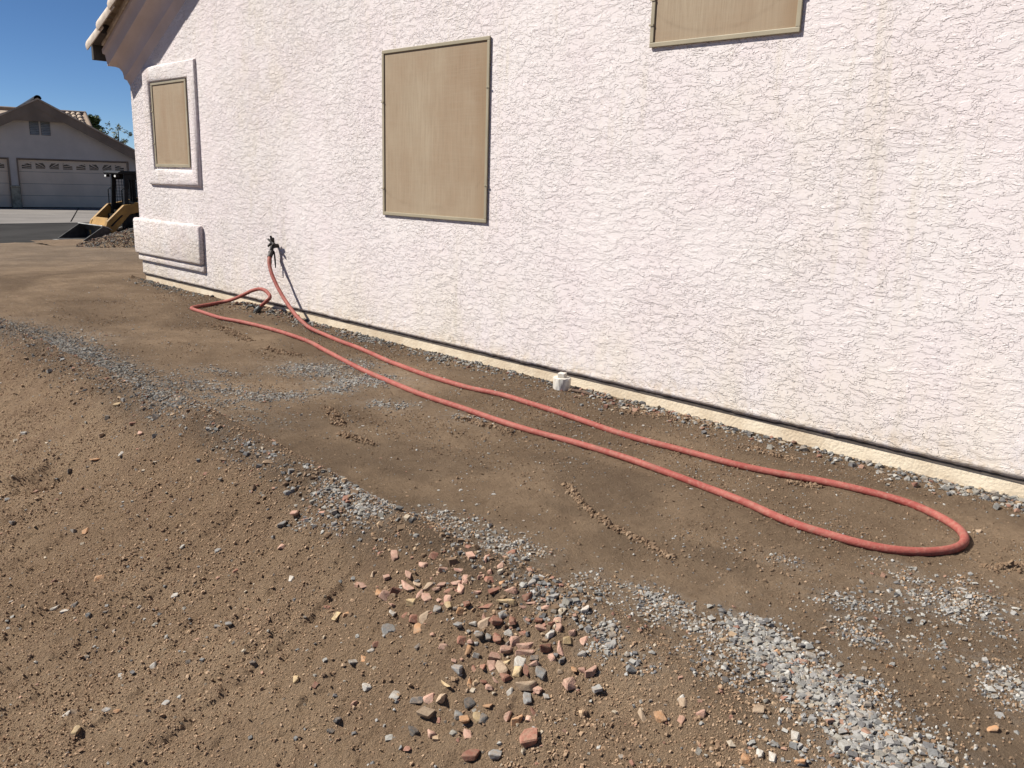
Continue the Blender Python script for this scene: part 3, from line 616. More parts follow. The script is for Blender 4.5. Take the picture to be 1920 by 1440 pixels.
PATCH = [[-1.16,2.17,-0.92,2.09,0.096,1.0,18],[-0.98,2.08,-0.75,2.01,0.117,1.0,18],[-0.82,2.07,-0.57,1.93,0.094,1.0,20],[-0.67,1.93,-0.48,1.89,0.119,1.0,21],[-1.43,2.15,-1.2,2.07,0.052,0.5,14],[-1.68,2.06,-1.34,2.04,0.076,0.5,14],[-1.5,2.13,-1.4,2.14,0.048,0.9,13],[-1.2,2.07,-1.04,2.01,0.048,0.5,15],[-1.07,2.56,-0.88,2.59,0.055,0.7,14],[-0.84,2.75,-0.68,2.88,0.134,0.75,15],[-0.96,2.44,-0.86,2.44,0.053,0.7,14],[-0.91,2.36,-0.7,2.47,0.045,0.6,14],[-0.55,2.51,-0.42,2.36,0.078,0.75,17],[-1.0,2.99,-0.9,2.92,0.032,0.6,13],[-1.08,2.97,-0.94,2.9,0.03,0.4,12],[-1.34,2.7,-1.24,2.71,0.032,0.6,12],[-8.05,1.81,-6.99,2.08,0.315,1.0,17],[-6.99,2.08,-5.83,2.06,0.161,1.0,17],[-5.83,2.06,-4.41,1.87,0.149,0.9,17],[-5.28,2.01,-4.19,1.83,0.147,0.7,16],[-5.15,2.22,-4.62,2.34,0.217,0.5,15],[-3.85,1.78,-3.57,1.77,0.035,0.6,17],[-5.14,2.99,-4.88,3.14,0.195,0.9,15],[-4.62,3.01,-4.44,3.26,0.214,0.9,15],[-4.43,2.77,-4.38,2.93,0.118,0.7,14],[-4.56,2.41,-4.41,2.64,0.143,0.6,14],[-5.08,3.36,-4.83,3.41,0.152,0.7,14],[-3.99,2.86,-3.81,2.95,0.098,0.7,14],[-3.47,3.04,-3.3,3.09,0.072,0.7,14],[-5.51,2.49,-5.11,2.63,0.104,0.4,13],[-2.8,1.79,-2.45,1.8,0.1,0.8,18],[-2.48,2.03,-2.21,2.06,0.076,0.7,17],[-2.14,2.03,-1.94,1.99,0.109,0.8,15],[-1.75,1.78,-1.55,1.81,0.032,0.7,18],[-1.55,1.81,-1.35,1.8,0.032,0.6,17],[-1.4,1.78,-1.2,1.78,0.039,0.5,17],[-1.4,1.74,-1.32,1.74,0.03,0.5,18],[-1.18,1.96,-0.96,1.92,0.075,0.4,16],[-0.87,1.77,-0.73,1.78,0.047,0.35,17],[-2.77,1.62,-2.51,1.65,0.03,0.35,16],[-3.56,1.79,-3.17,1.76,0.03,0.5,16],[-7.01,2.05,-6.28,2.03,0.185,0.9,16],[-5.51,2.23,-4.03,2.19,0.242,0.3,13],[-3.55,1.73,-3.44,1.7,0.03,0.3,15],[-1.19,2.21,-1.09,2.18,0.062,0.8,16]]
RIDGE = [[-2.36,2.72,-2.13,2.57,0.012,0.012],[-2.13,2.57,-1.93,2.49,0.014,0.012],[-1.93,2.49,-1.58,2.42,0.012,0.01],[-4.06,2.59,-3.69,2.43,0.02,0.014],[-3.42,3.02,-3.05,3.07,0.022,0.014],[-2.98,3.88,-2.66,4.01,0.035,0.014],[-2.66,4.01,-2.42,4.03,0.03,0.012],[-2.1,3.82,-1.86,3.82,0.025,0.01],[-7.02,3.34,-6.19,3.25,0.03,0.012],[-5.82,3.18,-5.44,3.23,0.03,0.014],[-10.74,4.11,-9.71,4.19,0.04,0.012],[-0.77,3.18,-0.68,3.35,0.02,0.012],[-3.57,2.35,-3.33,2.38,0.015,0.008],[-1.7,3.51,-1.57,3.56,0.012,0.008]]

def _hash(ix, iy, seed):
    n = (ix * 374761393 + iy * 668265263 + seed * 974634773) & 0xFFFFFFFF
    n = ((n ^ (n >> 13)) * 1274126177) & 0xFFFFFFFF
    n = n ^ (n >> 16)
    return (n & 0xFFFF) / 65535.0


def vnoise(x, y, seed=0):
    """value noise in -1..1, works on numpy arrays"""
    x = np.asarray(x, float)
    y = np.asarray(y, float)
    ix = np.floor(x).astype(np.int64)
    iy = np.floor(y).astype(np.int64)
    fx = x - ix
    fy = y - iy
    u = fx * fx * fx * (fx * (fx * 6 - 15) + 10)
    v = fy * fy * fy * (fy * (fy * 6 - 15) + 10)
    a = _hash(ix, iy, seed)
    b = _hash(ix + 1, iy, seed)
    c = _hash(ix, iy + 1, seed)
    d = _hash(ix + 1, iy + 1, seed)
    return ((a * (1 - u) + b * u) * (1 - v) + (c * (1 - u) + d * u) * v) * 2 - 1


def fbm(x, y, seed=0, octaves=4, gain=0.5):
    s = 0.0
    amp = 1.0
    tot = 0.0
    for i in range(octaves):
        s = s + amp * vnoise(x * 2 ** i + 13.7 * i, y * 2 ** i - 7.3 * i, seed + i)
        tot += amp
        amp *= gain
    return s / tot


def sstep(a, b, x):
    t = np.clip((x - a) / (b - a), 0, 1)
    return t * t * (3 - 2 * t)


GROUND = -1.297


def slope_mask(X, Y):
    edge = 1.86 + 0.07 * fbm(X * 0.9, X * 0 + 3.1, 5, 3) + 0.03 * fbm(X * 5, Y * 5, 8, 2)
    t = np.maximum(edge - Y, 0)
    return t, sstep(-13.0, -9.2, X)


def height(X, Y, fine=True):
    X = np.asarray(X, float)
    Y = np.asarray(Y, float)
    t, fade = slope_mask(X, Y)
    d = 0.50 * (np.sqrt(t * t + 0.0100) - 0.10)
    drop = 0.8 * (1 - np.exp(-d / 0.8)) * fade
    m = sstep(0.0, 0.35, t) * fade
    z = GROUND - drop
    z = z - 0.039 * np.maximum(0, -X - 10.6) * sstep(-10.6, -13.0, X)
    z = z + 0.014 * fbm(X * 0.8, Y * 0.8, 21, 3)
    z = z + 0.035 * sstep(3.80, 4.05, Y) * sstep(-8.2, -7.8, X) * (1 - sstep(-7.1, -6.7, X))
    # ridge of loosened soil along the edge of the slope
    cy = 1.83 + 0.07 * fbm(X * 0.9, X * 0 + 3.1, 5, 3)
    u = (Y - cy) / np.where(Y > cy, 0.10, 0.30)
    crest = sstep(-0.9, -1.9, X) * sstep(-12.5, -9.0, X)
    z = z + 0.115 * np.exp(-u * u) * (0.85 + 0.5 * fbm(X * 1.9, Y * 1.5, 31, 3)) * crest
    if fine:
        groove = fbm((X + 0.12 * Y + 0.02 * vnoise(Y * 2.0, X * 2.0, 55)) * 11, Y * 0.33, 53, 2)
        rills = fbm((X + 0.10 * Y) * 3.6, Y * 0.4, 57, 2)
        rough = 0.018 * fbm(X * 3.0, Y * 2.0, 41, 3) + 0.010 * fbm(X * 12, Y * 8, 43, 3) \
            + 0.008 * fbm(X * 34, Y * 30, 47, 2) + 0.008 * fbm(X * 75, Y * 70, 49, 2) \
            + 0.021 * groove + 0.009 * fbm((X + 0.12 * Y) * 24, Y * 0.7, 59, 2) + 0.022 * rills
        flat = 0.006 * fbm(X * 2.2, Y * 2.6, 61, 3) + 0.0035 * fbm(X * 1.6, Y * 17, 67, 3) \
            + 0.0034 * fbm(X * 24, Y * 24, 71, 3) + 0.0034 * fbm(X * 65, Y * 65, 75, 2)
        far = sstep(-4.5, -9.0, X)
        flat = flat + far * 0.006 * fbm(X * 2.0, Y * 6, 79, 3)
        z = z + m * rough + (1 - m) * flat
        for rx0, ry0_, rx1, ry1_, rw, rh in RIDGE:
            dx, dy = rx1 - rx0, ry1_ - ry0_
            q = np.clip(((X - rx0) * dx + (Y - ry0_) * dy) / (dx * dx + dy * dy), 0, 1)
            dd = np.hypot(X - rx0 - q * dx, Y - ry0_ - q * dy) / rw
            z = z + rh * np.exp(-dd * dd) * (0.6 + 0.8 * vnoise(X * 30, Y * 30, 83))
        # a scooped hollow high on the bank
        z = z - 0.10 * np.exp(-(((X + 4.6) / 0.16) ** 2 + ((Y - 1.28) / 0.13) ** 2)) * m
    return z


# ------------------------------------------------------------------ ground
def grid_mesh(xs, ys, zfun, maskfun):
    X, Y = np.meshgrid(xs, ys, indexing='ij')
    Z = zfun(X, Y)
    v = np.stack([X, Y, Z], -1).reshape(-1, 3)
    nx, ny = len(xs), len(ys)
    i = (np.arange(nx - 1)[:, None] * ny + np.arange(ny - 1)[None, :]).ravel()
    f = np.stack([i, i + ny, i + ny + 1, i + 1], 1)
    return v, f, maskfun(X, Y).reshape(-1, 4)


def seg_dist(X, Y, p):
    x0, y0, x1, y1 = p[:4]
    dx, dy = x1 - x0, y1 - y0
    L = dx * dx + dy * dy + 1e-9
    t = np.clip(((X - x0) * dx + (Y - y0) * dy) / L, 0, 1)
    return np.hypot(X - x0 - t * dx, Y - y0 - t * dy)


def dirt_mask(X, Y):
    t, fade = slope_mask(X, Y)
    m = sstep(0.0, 0.22, t) * fade
    wet = sstep(3.62, 3.86, Y + 0.08 * fbm(X * 2.5, Y * 2.5, 91, 3)) * sstep(-10.5, -9, X) * (0.6 + 0.4 * fbm(X * 1.2, Y * 3, 93, 2))
    dark = sstep(0.12, 0.5, fbm(X * 1.3, Y * 2.4, 95, 4)) * 0.55 * (1 - m) * sstep(-8.5, -6.5, X)
    wet = np.clip(np.maximum(wet, dark), 0, 1)
    edge = np.exp(-((Y - 1.77 - 0.05 * fbm(X * 2, X * 0, 97, 3)) / 0.13) ** 2) * sstep(-1.3, -2.0, X) * np.clip(0.75 + 0.8 * fbm(X * 2.4, Y * 5, 99, 3), 0, 1)
    wet = np.clip(np.maximum(wet, 0.85 * edge * (X > -8.3)), 0, 1)
    dust = np.zeros_like(X)
    for p in PATCH:
        dust = np.maximum(dust, p[5] * np.exp(-(seg_dist(X, Y, p) / (p[4] * 1.15 + 0.02)) ** 2))
    dust = np.maximum(dust, 0.45 * sstep(-12, -16, X))
    return np.stack([m, wet, dust, np.ones_like(X)], -1)


xs = [1.6]
while xs[-1] > -11.6:
    x = xs[-1]
    xs.append(x - max(0.0056, 0.0030 * math.hypot(x, 1.6)))
xs = np.array(xs[::-1])
ys = [-1.6]
while ys[-1] < 4.12:
    y = ys[-1]
    ys.append(y + (0.03 if y < 0.4 else (0.0058 if y < 2.05 else 0.0095)))
ys = np.array(ys)
v, f, tint = grid_mesh(xs, ys, height, dirt_mask)
o = link('dirt_strip', np_mesh('dirt_strip', v, f, True, tint), M['dirt'])
tag(o, kind='structure')


def yard_z(X, Y):
    z = height(X, Y, False) + 0.012 * fbm(X * 0.9, Y * 4.0, 101, 4) + 0.006 * fbm(X * 5, Y * 14, 103, 3)
    z = z - 0.006 * sstep(-11.75, -11.4, X) - 0.05 * sstep(-11.47, -11.40, X) * (1 - sstep(4.10, 4.13, Y))
    return z + 0.012 * fbm(X * 0.5, Y * 0.6, 105, 3) * sstep(-19.0, -20.5, X) - 0.10 * sstep(-22.65, -23.3, X)


xs2 = [-9.9]
while xs2[-1] > -23.5:
    xs2.append(xs2[-1] - 0.05)
v, f, tint = grid_mesh(np.array(xs2[::-1]), np.arange(-6.0, 16.0, 0.055), yard_z, dirt_mask)
o = link('dirt_yard', np_mesh('dirt_yard', v, f, True, tint), M['dirt'])
tag(o, kind='structure')

g = MB().add([(-900, -900, -2.05), (900, -900, -2.05), (900, 900, -2.05), (-900, 900, -2.05)], [(0, 1, 2, 3)]).build('ground', M['dirt'])
tag(g, kind='structure')
# rough lower ground running on behind the camera
o = MB().add([(-23, -60, -1.84), (40, -60, -1.84), (40, -1.5, -1.84), (-23, -1.5, -1.84)], [(0, 1, 2, 3)]).build('lower_lot', M['dirt'])
tag(o, kind='structure')

STREET = -1.79
o = MB().box(-30.4, -22.75, -70, 90, -2.0, STREET).build('street', M['asphalt'])
tag(o, kind='structure')
o = MB().box(-31.0, -30.404, -70, 90, -2.0, STREET + 0.02).build('gutter', M['concrete'], bevel=0.01)
tag(o, kind='structure')
# driveway poured as separate slabs with dark joints between them
drv = MB().box(-41.6, -31.004, 1.0, 20.0, -2.0, STREET - 0.03).build('driveway', M['joint'])
tag(drv, kind='structure')
cuts = [(4.0, -1.5), (8.35, 5.25), (12.95 + 0.78, 9.95), (18.6, 14.2)]
mids = (-36.6,)
for (a0, b0), (a1, b1) in zip(cuts[:-1], cuts[1:]):
    for t0, t1 in ((0.0, 0.49), (0.4935, 1.0)):
        xa, xb = -41.6 + 10.59 * t0, -41.6 + 10.59 * t1
        L = lambda a, b, t: a + (b - a) * t
        poly = [(xa, L(a0, b0, t0) + 0.025), (xb, L(a0, b0, t1) + 0.025), (xb, L(a1, b1, t1) - 0.025), (xa, L(a1, b1, t0) - 0.025)]
        MB().prism(poly, 'z', -1.95, STREET + 0.012).build('slab', M['concrete'], drv)

# ------------------------------------------------------------------ the house with the stucco gable wall
WY = 4.1
XC = -10.39
PIT = 0.475
house = empty('house', (0, 0, 0))
tag(house, 'pink white stucco house with tan sun screens beside the dirt strip', 'house')
zb = -1.207
RID = -4.0


def rk(x, z0=1.12):
    return z0 + PIT * (min(x, 2 * RID - x) - XC)


XR = 2 * RID - XC
wall_poly = [(XC, zb), (XR, zb), (XR, rk(XR)), (RID, rk(RID)), (XC, rk(XC))]
MB().prism(wall_poly, 'y', WY, 15.0).build('wall', M['stucco'], house)
MB().box(XC + 0.045, XR - 0.045, WY + 0.011, 14.9, -1.85, zb - 0.001).build('foundation', M['foundation'], house)
MB().box(XC + 0.02, 2.6, WY + 0.006, WY + 0.0105, zb - 0.0215, zb - 0.0005).build('weep_screed_shade', M['screed_shade'], house)  # screed strip whose dark colour paints in the gap's shadow
wsx = np.arange(XC + 0.004, 2.6, 0.012)
lo = zb - 0.001 - 0.010 * np.clip(fbm(wsx * 7, wsx * 0, 401, 3) + 0.05, 0, 1) - 0.004 * np.clip(fbm(wsx * 40, wsx * 0, 403, 2), 0, 1)
m_ = len(wsx)
rows_ = [np.stack([wsx, np.full(m_, WY + 0.02), lo + 0.002], 1), np.stack([wsx, np.full(m_, WY - 0.002), lo], 1), np.stack([wsx, np.full(m_, WY - 0.0025), np.full(m_, zb + 0.02)], 1), np.stack([wsx, np.full(m_, WY + 0.001), np.full(m_, zb + 0.045)], 1)]
fi = np.concatenate([np.stack([np.arange(m_ - 1) + r * m_, np.arange(m_ - 1) + 1 + r * m_, np.arange(m_ - 1) + 1 + (r + 1) * m_, np.arange(m_ - 1) + (r + 1) * m_], 1) for r in range(3)])
link('stucco_edge', np_mesh('stucco_edge', np.concatenate(rows_), fi, True), M['stucco'], house)

# stepped cornice: follows the rake on the gable and turns the corner along the eave
prof = [(0.0, 0.92), (0.022, 0.98), (0.045, 0.995), (0.047, 1.03), (0.054, 1.07), (0.078, 1.11), (0.12, 1.128), (0.17, 1.13), (0.173, 1.16), (0.178, 1.20), (0.185, 1.25), (0.205, 1.262), (0.207, 1.305), (0.0, 1.32)]
vs, fs = [], []
NS = 40
n = len(prof)
for (w, z) in prof:
    vs.append((XC - w, 15.0, z))
for (w, z) in prof:
    vs.append((XC - w, WY - w, z))
for k in range(1, NS + 1):
    for (w, z) in prof:
        t = k / NS
        x = (XC - w) + (RID - (XC - w)) * t
        vs.append((x, WY - w, z + PIT * (x - (XC - w))))
for k in range(1, NS + 1):
    for (w, z) in prof:
        t = k / NS
        xe = XR + w
        x = RID + (xe - RID) * t
        vs.append((x, WY - w, z + PIT * ((2 * RID - x) - (XC - w))))
rows = len(vs) // n
for r_ in range(rows - 1):
    for k in range(n - 1):
        a = r_ * n + k
        fs.append((a, a + 1, a + n + 1, a + n))
cor = MB().add(vs, fs).build('rake_cornice', M['soffit'], house, smooth=True)

roof = MB()
over = 0.275
for sgn in (-1, 1):
    def rx(x):
        return x if sgn < 0 else 2 * RID - x
    x0 = XC - 0.15
    za = 1.315 + PIT * (x0 - (XC - 0.20))
    zr = 1.315 + PIT * (RID - (XC - 0.20))
    poly = [(rx(x0), za), (rx(RID), zr), (rx(RID), zr + 0.05), (rx(x0), za + 0.05)]
    roof.prism(poly, 'y', WY - over + 0.05, 15.2)
roof_o = roof.build('roof', M['tile'], house)
# fascia board behind the eave, seen end-on below the first tile
x0 = XC - 0.31
MB().box(x0 - 0.028, x0 + 0.03, WY - over, 15.1, 1.195, 1.36).build('fascia', M['wood'], house, bevel=0.004)


def barrel(L, r0, r1, th=0.016, n=14, a0=-20, a1=200):
    """tapered half-pipe roof tile along +x, open below"""
    vs, fs = [], []
    for x, r in ((0, r0), (L, r1)):
        for rr in (r, r - th):
            for k in range(n + 1):
                t = math.radians(a0 + (a1 - a0) * k / n)
                vs.append((x, rr * math.cos(t), rr * math.sin(t)))
    m = n + 1
    for k in range(n):
        fs.append((k, k + 1, 2 * m + k + 1, 2 * m + k))                      # outer
        fs.append((m + k, 3 * m + k, 3 * m + k + 1, m + k + 1))              # inner
        fs.append((k, m + k, m + k + 1, k + 1))
        fs.append((2 * m + k, 2 * m + k + 1, 3 * m + k + 1, 3 * m + k))
    for k in (0, n):
        fs.append((k, 2 * m + k, 3 * m + k, m + k))
    return MB().add(vs, fs)


ang = math.atan(PIT)
bt = barrel(0.49, 0.125, 0.103)
proto = bt.build('rake_tile', M['tile'], roof_o, smooth=True)
tile_me = proto.data
bpy.data.objects.remove(proto)
x0 = XC - 0.30
for k in range(19):
    x = x0 + 0.405 * math.cos(ang) * k
    if x > RID - 0.3:
        break
    z = 1.325 + PIT * (x - (XC - 0.30))
    t = link('rake_tile', tile_me, None, roof_o)
    t.location = (x, WY - over + 0.055 + rng.uniform(-0.006, 0.006), z)
    t.rotation_euler = (rng.uniform(-0.04, 0.04), -ang + 0.05, rng.uniform(-0.012, 0.012))
plug = MB()
pp = [(0.106 * math.cos(math.radians(a)), 0.106 * math.sin(math.radians(a))) for a in range(-10, 191, 20)]
plug.prism(pp, 'x', 0.10, 0.36)
pg = plug.build('mouth_shade_plug', M['wood'], roof_o)  # added dark block, its colour stands for shade inside the tile mouth
pg.location = (x0, WY - over + 0.055, 1.325)
pg.rotation_euler = (0, -ang + 0.05, 0)
bt2 = barrel(0.43, 0.088, 0.075)
p2 = bt2.build('roof_tile', M['tile'], roof_o, smooth=True)
tile2 = p2.data
bpy.data.objects.remove(p2)
for c in range(1, 12):                                  # first courses along the eave
    for k in range(2):
        x = x0 + 0.02 + 0.37 * k
        t = link('roof_tile', tile2, None, roof_o)
        t.location = (x, WY - over + 0.055 + 0.215 * c, 1.315 + PIT * (x - x0))
        t.rotation_euler = (0, -ang + 0.05, 0)


# window surround on the small window: a soft rounded moulding of four sides
def ring(x0, x1, z0, z1, w, p, name, mat):
    secs = []
    pr = [(0.0, 0.0), (0.03, 0.45), (0.10, 0.78), (0.22, 0.96), (0.38, 1.0), (0.62, 1.0), (0.78, 0.96), (0.90, 0.78), (0.97, 0.45), (1.0, 0.0)]
    vs, fs = [], []
    for (cx, cz, sx, sz) in ((x0, z0, 1, 1), (x1, z0, -1, 1), (x1, z1, -1, -1), (x0, z1, 1, -1)):
        for a, b in pr:
            vs.append((cx + sx * w * a, WY + 0.004 - p * b, cz + sz * w * a))
    m = len(pr)
    for s in range(4):
        s2 = (s + 1) % 4
        for k in range(m - 1):
            fs.append((s * m + k, s2 * m + k, s2 * m + k + 1, s * m + k + 1))
    return MB().add(vs, fs).build(name, mat, house, smooth=True)


ring(-9.985, -8.70, -0.165, 1.095, 0.175, 0.044, 'window_surround', M['stucco_trim'])


def sun_screen(x0, x1, z0, z1, clips, proud=0.006, fw=0.025):
    wroot = MB()
    y1 = WY - 0.002
    wroot.box(x0 + 0.004, x1 - 0.004, y1 - 0.003, y1, z0 + 0.004, z1 - 0.004)
    root = wroot.build('window', M['seam'], house)
    y0 = WY - proud - 0.010
    fr = MB()
    for a, b, c, d in ((x0, x1, z1 - fw, z1), (x0, x1, z0, z0 + fw), (x0, x0 + fw, z0 + fw, z1 - fw), (x1 - fw, x1, z0 + fw, z1 - fw)):
        fr.box(a, b, y0, y1 - 0.0035, c, d)
    fr.build('screen_frame', M['frame'], root, bevel=0.003)
    # the mesh sags back in the middle
    nx, nz = 20, 20
    vs, fs = [], []
    for i in range(nx + 1):
        for j in range(nz + 1):
            u, w_ = i / nx, j / nz
            vs.append((x0 + fw + (x1 - x0 - 2 * fw) * u, y0 + 0.0088 + 0.0015 * math.sin(math.pi * u) * math.sin(math.pi * w_), z0 + fw + (z1 - z0 - 2 * fw) * w_))
    for i in range(nx):
        for j in range(nz):
            a = i * (nz + 1) + j
            fs.append((a, a + nz + 1, a + nz + 2, a + 1))
    MB().add(vs, fs).build('screen_mesh', M['screen'], root, smooth=True)
    for cx, cz, s in clips:
        c = MB()
        c.box(cx - 0.015, cx + 0.015, y0 - 0.004, y0 - 0.0003, cz - 0.005, cz + 0.005)
        c.build('clip', M['frame'], root)
    return root


sun_screen(-9.80, -8.935, 0.032, 0.925, [(-9.795, 0.62, 1), (-9.795, 0.28, 1), (-8.94, 0.62, 1), (-8.94, 0.28, 1)], fw=0.032)
sun_screen(-5.565, -4.375, -0.292, 0.92, [(-5.557, 0.55, 1), (-5.557, -0.09, 1), (-4.383, 0.60, 1), (-4.383, -0.04, 1)])
sun_screen(-3.075, -2.178, 0.739, 1.66, [(-3.068, 0.855, 1), (-3.068, 0.985, 1), (-2.185, 0.91, 1), (-2.185, 1.4, 1)])

# pop-out band under the small window, wrapping round the corner, and the narrower ledge below
bd = MB()
bd.prism([(XC - 0.085, 5.2), (XC - 0.085, WY - 0.055), (-8.735, WY - 0.055), (-8.735, WY + 0.01), (XC + 0.01, WY + 0.01), (XC + 0.01, 5.2)], 'z', -0.975, -0.555)
bd.build('popout_band', M['stucco_trim'], house, bevel=0.03, segs=3, smooth=True)
bd = MB()
bd.prism([(XC - 0.04, 5.2), (XC - 0.04, WY - 0.03), (-8.72, WY - 0.03), (-8.72, WY + 0.01), (XC + 0.01, WY + 0.01), (XC + 0.01, 5.2)], 'z', -1.045, -0.974)
bd.build('popout_ledge', M['stucco_trim'], house, bevel=0.012, segs=2, smooth=True)

# garden tap on the wall, with its four-pronged handle
tap = MB()
tx, tz = -7.215, -0.655
tap.tube([(tx, WY + 0.01, tz), (tx, WY - 0.03, tz), (tx - 0.005, WY - 0.058, tz - 0.012), (tx - 0.01, WY - 0.066, tz - 0.05)], [0.02, 0.02, 0.019, 0.017], 12)
tap.lathe([(0.026, 0.0), (0.026, 0.02)], 16, (tx - 0.01, WY - 0.066, tz - 0.068))
tap.tube([(tx, WY - 0.03, tz), (tx + 0.003, WY - 0.05, tz + 0.035)], [0.015, 0.011], 10)
tap_o = tap.build('hose_tap', M['brass'], house, smooth=True)
hn = MB()
hc = Vector((tx + 0.003, WY - 0.054, tz + 0.035))
for k in range(5):
    a = 2 * math.pi * k / 5 + 0.5
    d = Vector((math.cos(a), -0.35 * 1, math.sin(a) * 0.9 + 0.35)).normalized()
    hn.tube([hc, hc + d * 0.03, hc + d * 0.062], [0.016, 0.013, 0.009], 8)
hn.build('tap_handle', M['brass'], tap_o, smooth=True)

# ------------------------------------------------------------------ red hose
HO = [Vector(p) for p in HOSE]


def catmull(P, sub):
    out = []
    for i in range(len(P) - 1):
        p0, p1, p2, p3 = P[max(i - 1, 0)], P[i], P[i + 1], P[min(i + 2, len(P) - 1)]
        L = (p2 - p1).length
        s = max(2, min(sub, int(L / 0.02)))
        for k in range(s):
            t = k / s
            out.append(0.5 * ((2 * p1) + (p2 - p0) * t + (2 * p0 - 5 * p1 + 4 * p2 - p3) * t * t + (3 * p1 - p0 - 3 * p2 + p3) * t ** 3))
    out.append(P[-1])
    return out


HR = 0.0168
curve = catmull(HO, 24)
# keep the run that lies on the dirt resting on the surface as built
for i, p in enumerate(curve):
    g_ = float(height(p.x, p.y))
    if p.z < g_ + HR * 0.75 or (p.x > -5.9 and p.z > g_ + HR * 0.8):
        p.z = g_ + HR * 0.78
zs = [p.z for p in curve]
for _ in range(60):
    zs = [zs[0]] + [(zs[i - 1] + 2 * zs[i] + zs[i + 1]) / 4 for i in range(1, len(zs) - 1)] + [zs[-1]]
for p, z in zip(curve, zs):
    p.z = z
for _ in range(14):
    q_ = [p.copy() for p in curve]
    for i in range(1, len(curve) - 1):
        if curve[i].x > -6.0:
            curve[i].xy = (q_[i - 1].xy + 2 * q_[i].xy + q_[i + 1].xy) / 4
hose_root = empty('water_hose', tuple(curve[len(curve) // 2]))
tag(hose_root, 'red rubber hose in a long loop on the dirt, fed from the wall tap', 'hose')
off = Vector(hose_root.location)


def child_build(mb, name, mat, root, **kw):
    o = mb.build(name, mat, None, **kw)
    o.parent = root
    o.matrix_parent_inverse = Matrix.Identity(4)
    o.location = -Vector(root.location)
    return o


for i, p in enumerate(curve):
    if p.x > -6.2 and 3 < i < len(curve) - 40:
        p.y += 0.0015 * math.sin(i * 0.11) * math.sin(i * 0.037 + 1)
child_build(MB().tube(curve, [HR * (1 + 0.02 * math.sin(i * 0.23) * math.sin(i * 0.071)) for i in range(len(curve))], 16), 'hose_tube', M['hose'], hose_root, smooth=True)
c0, c1 = curve[0], curve[3]
d = (c0 - c1).normalized()
top = Vector((tx - 0.01, WY - 0.066, tz - 0.06))
cp = MB().tube([c1, c0 + d * 0.01, (c0 + top) * 0.5, top], [0.022, 0.023, 0.021, 0.021], 12)
child_build(cp, 'hose_connector', M['brass'], hose_root, smooth=True)
for a, b in ((Vector((tx - 0.012, WY - 0.075, tz - 0.05)), Vector((tx - 0.002, WY - 0.075, tz - 0.17))), (Vector((tx + 0.015, WY - 0.05, tz - 0.05)), Vector((tx + 0.022, WY - 0.045, tz - 0.20)))):
    child_build(MB().tube([a, (a + b) / 2 + Vector((0.004, 0, 0)), b], [0.006, 0.008, 0.005], 8), 'tie_strap', M['black_metal'], hose_root, smooth=True)
e0, e1 = curve[-1], curve[-4]
d = (e0 - e1).normalized()
q = e0 + d * 0.06
cp = MB().tube([e0 - d * 0.03, e0 + d * 0.015, e0 + d * 0.02, q, q + d * 0.03 + Vector((0, 0, -0.008))], [0.024, 0.024, 0.028, 0.028, 0.02], 14)
child_build(cp, 'end_coupling', M['grey_metal'], hose_root, smooth=True)
for s, zz in ((1, 0.0), (-1, -0.01)):
    a = q + Vector((0, 0.0, 0.02 * s))
    b = a + Vector((-0.02, -0.03, 0.035 if s > 0 else -0.02))
    c = b + Vector((-0.075 if s > 0 else -0.045, -0.02, -0.035 if s > 0 else -0.035))
    child_build(MB().tube([a, b, (b + c) / 2 + Vector((-0.01, 0, 0.01)), c], [0.009, 0.011, 0.010, 0.007], 8), 'cam_lever', M['grey_metal'], hose_root, smooth=True)

# ------------------------------------------------------------------ cleanout stub
px, py = -3.525, 3.985
pz = float(height(px, py)) - 0.024
co = empty('drain_cleanout', (px, py, pz))
tag(co, 'white plastic drain cleanout with a square plug beside the house wall', 'drain pipe')
hub = MB()
nn = 40
prof = [(0.0535, 0.0), (0.0535, 0.022), (0.0545, 0.024), (0.0545, 0.096), (0.0525, 0.099), (0.044, 0.099), (0.043, 0.096)]
vs, fs = [], []
for r, z in prof:
    for k in range(nn):
        t = 2 * math.pi * k / nn
        rr = r + (0.0018 if (k % 4 < 2 and 0.023 < z < 0.097 and r > 0.05) else 0)
        vs.append((rr * math.cos(t), rr * math.sin(t), z))
for i in range(len(prof) - 1):
    for k in range(nn):
        k2 = (k + 1) % nn
        fs.append((i * nn + k, i * nn + k2, (i + 1) * nn + k2, (i + 1) * nn + k))
fs.append(tuple(range((len(prof) - 1) * nn, len(prof) * nn)))
hub.add(vs, fs)
hub.build('hub', M['pvc'], co, smooth=True)
pl = MB().lathe([(0.0425, 0.090), (0.0425, 0.0985), (0.041, 0.100)], 28)
pl.build('threaded_plug', M['pvc'], co, smooth=True)
sq = MB().box(-0.0235, 0.0235, -0.0235, 0.0235, 0.0995, 0.128).build('square_lug', M['pvc'], co, bevel=0.004)
sq.rotation_euler = (0, 0, 0.35)

# small broken stick lying beyond the cleanout
s0 = Vector((px + 0.07, py - 0.01, float(height(px + 0.07, py)) + 0.010))
s1 = Vector((px + 0.26, py + 0.02, float(height(px + 0.26, py + 0.02)) + 0.008))
o = MB().tube([s0, (s0 + s1) / 2 + Vector((0, 0.006, 0.006)), s1], [0.009, 0.011, 0.007], 8).build('stick', M['stick'], smooth=True)
tag(o, 'short dark stick lying beside the white drain cleanout', 'stick')


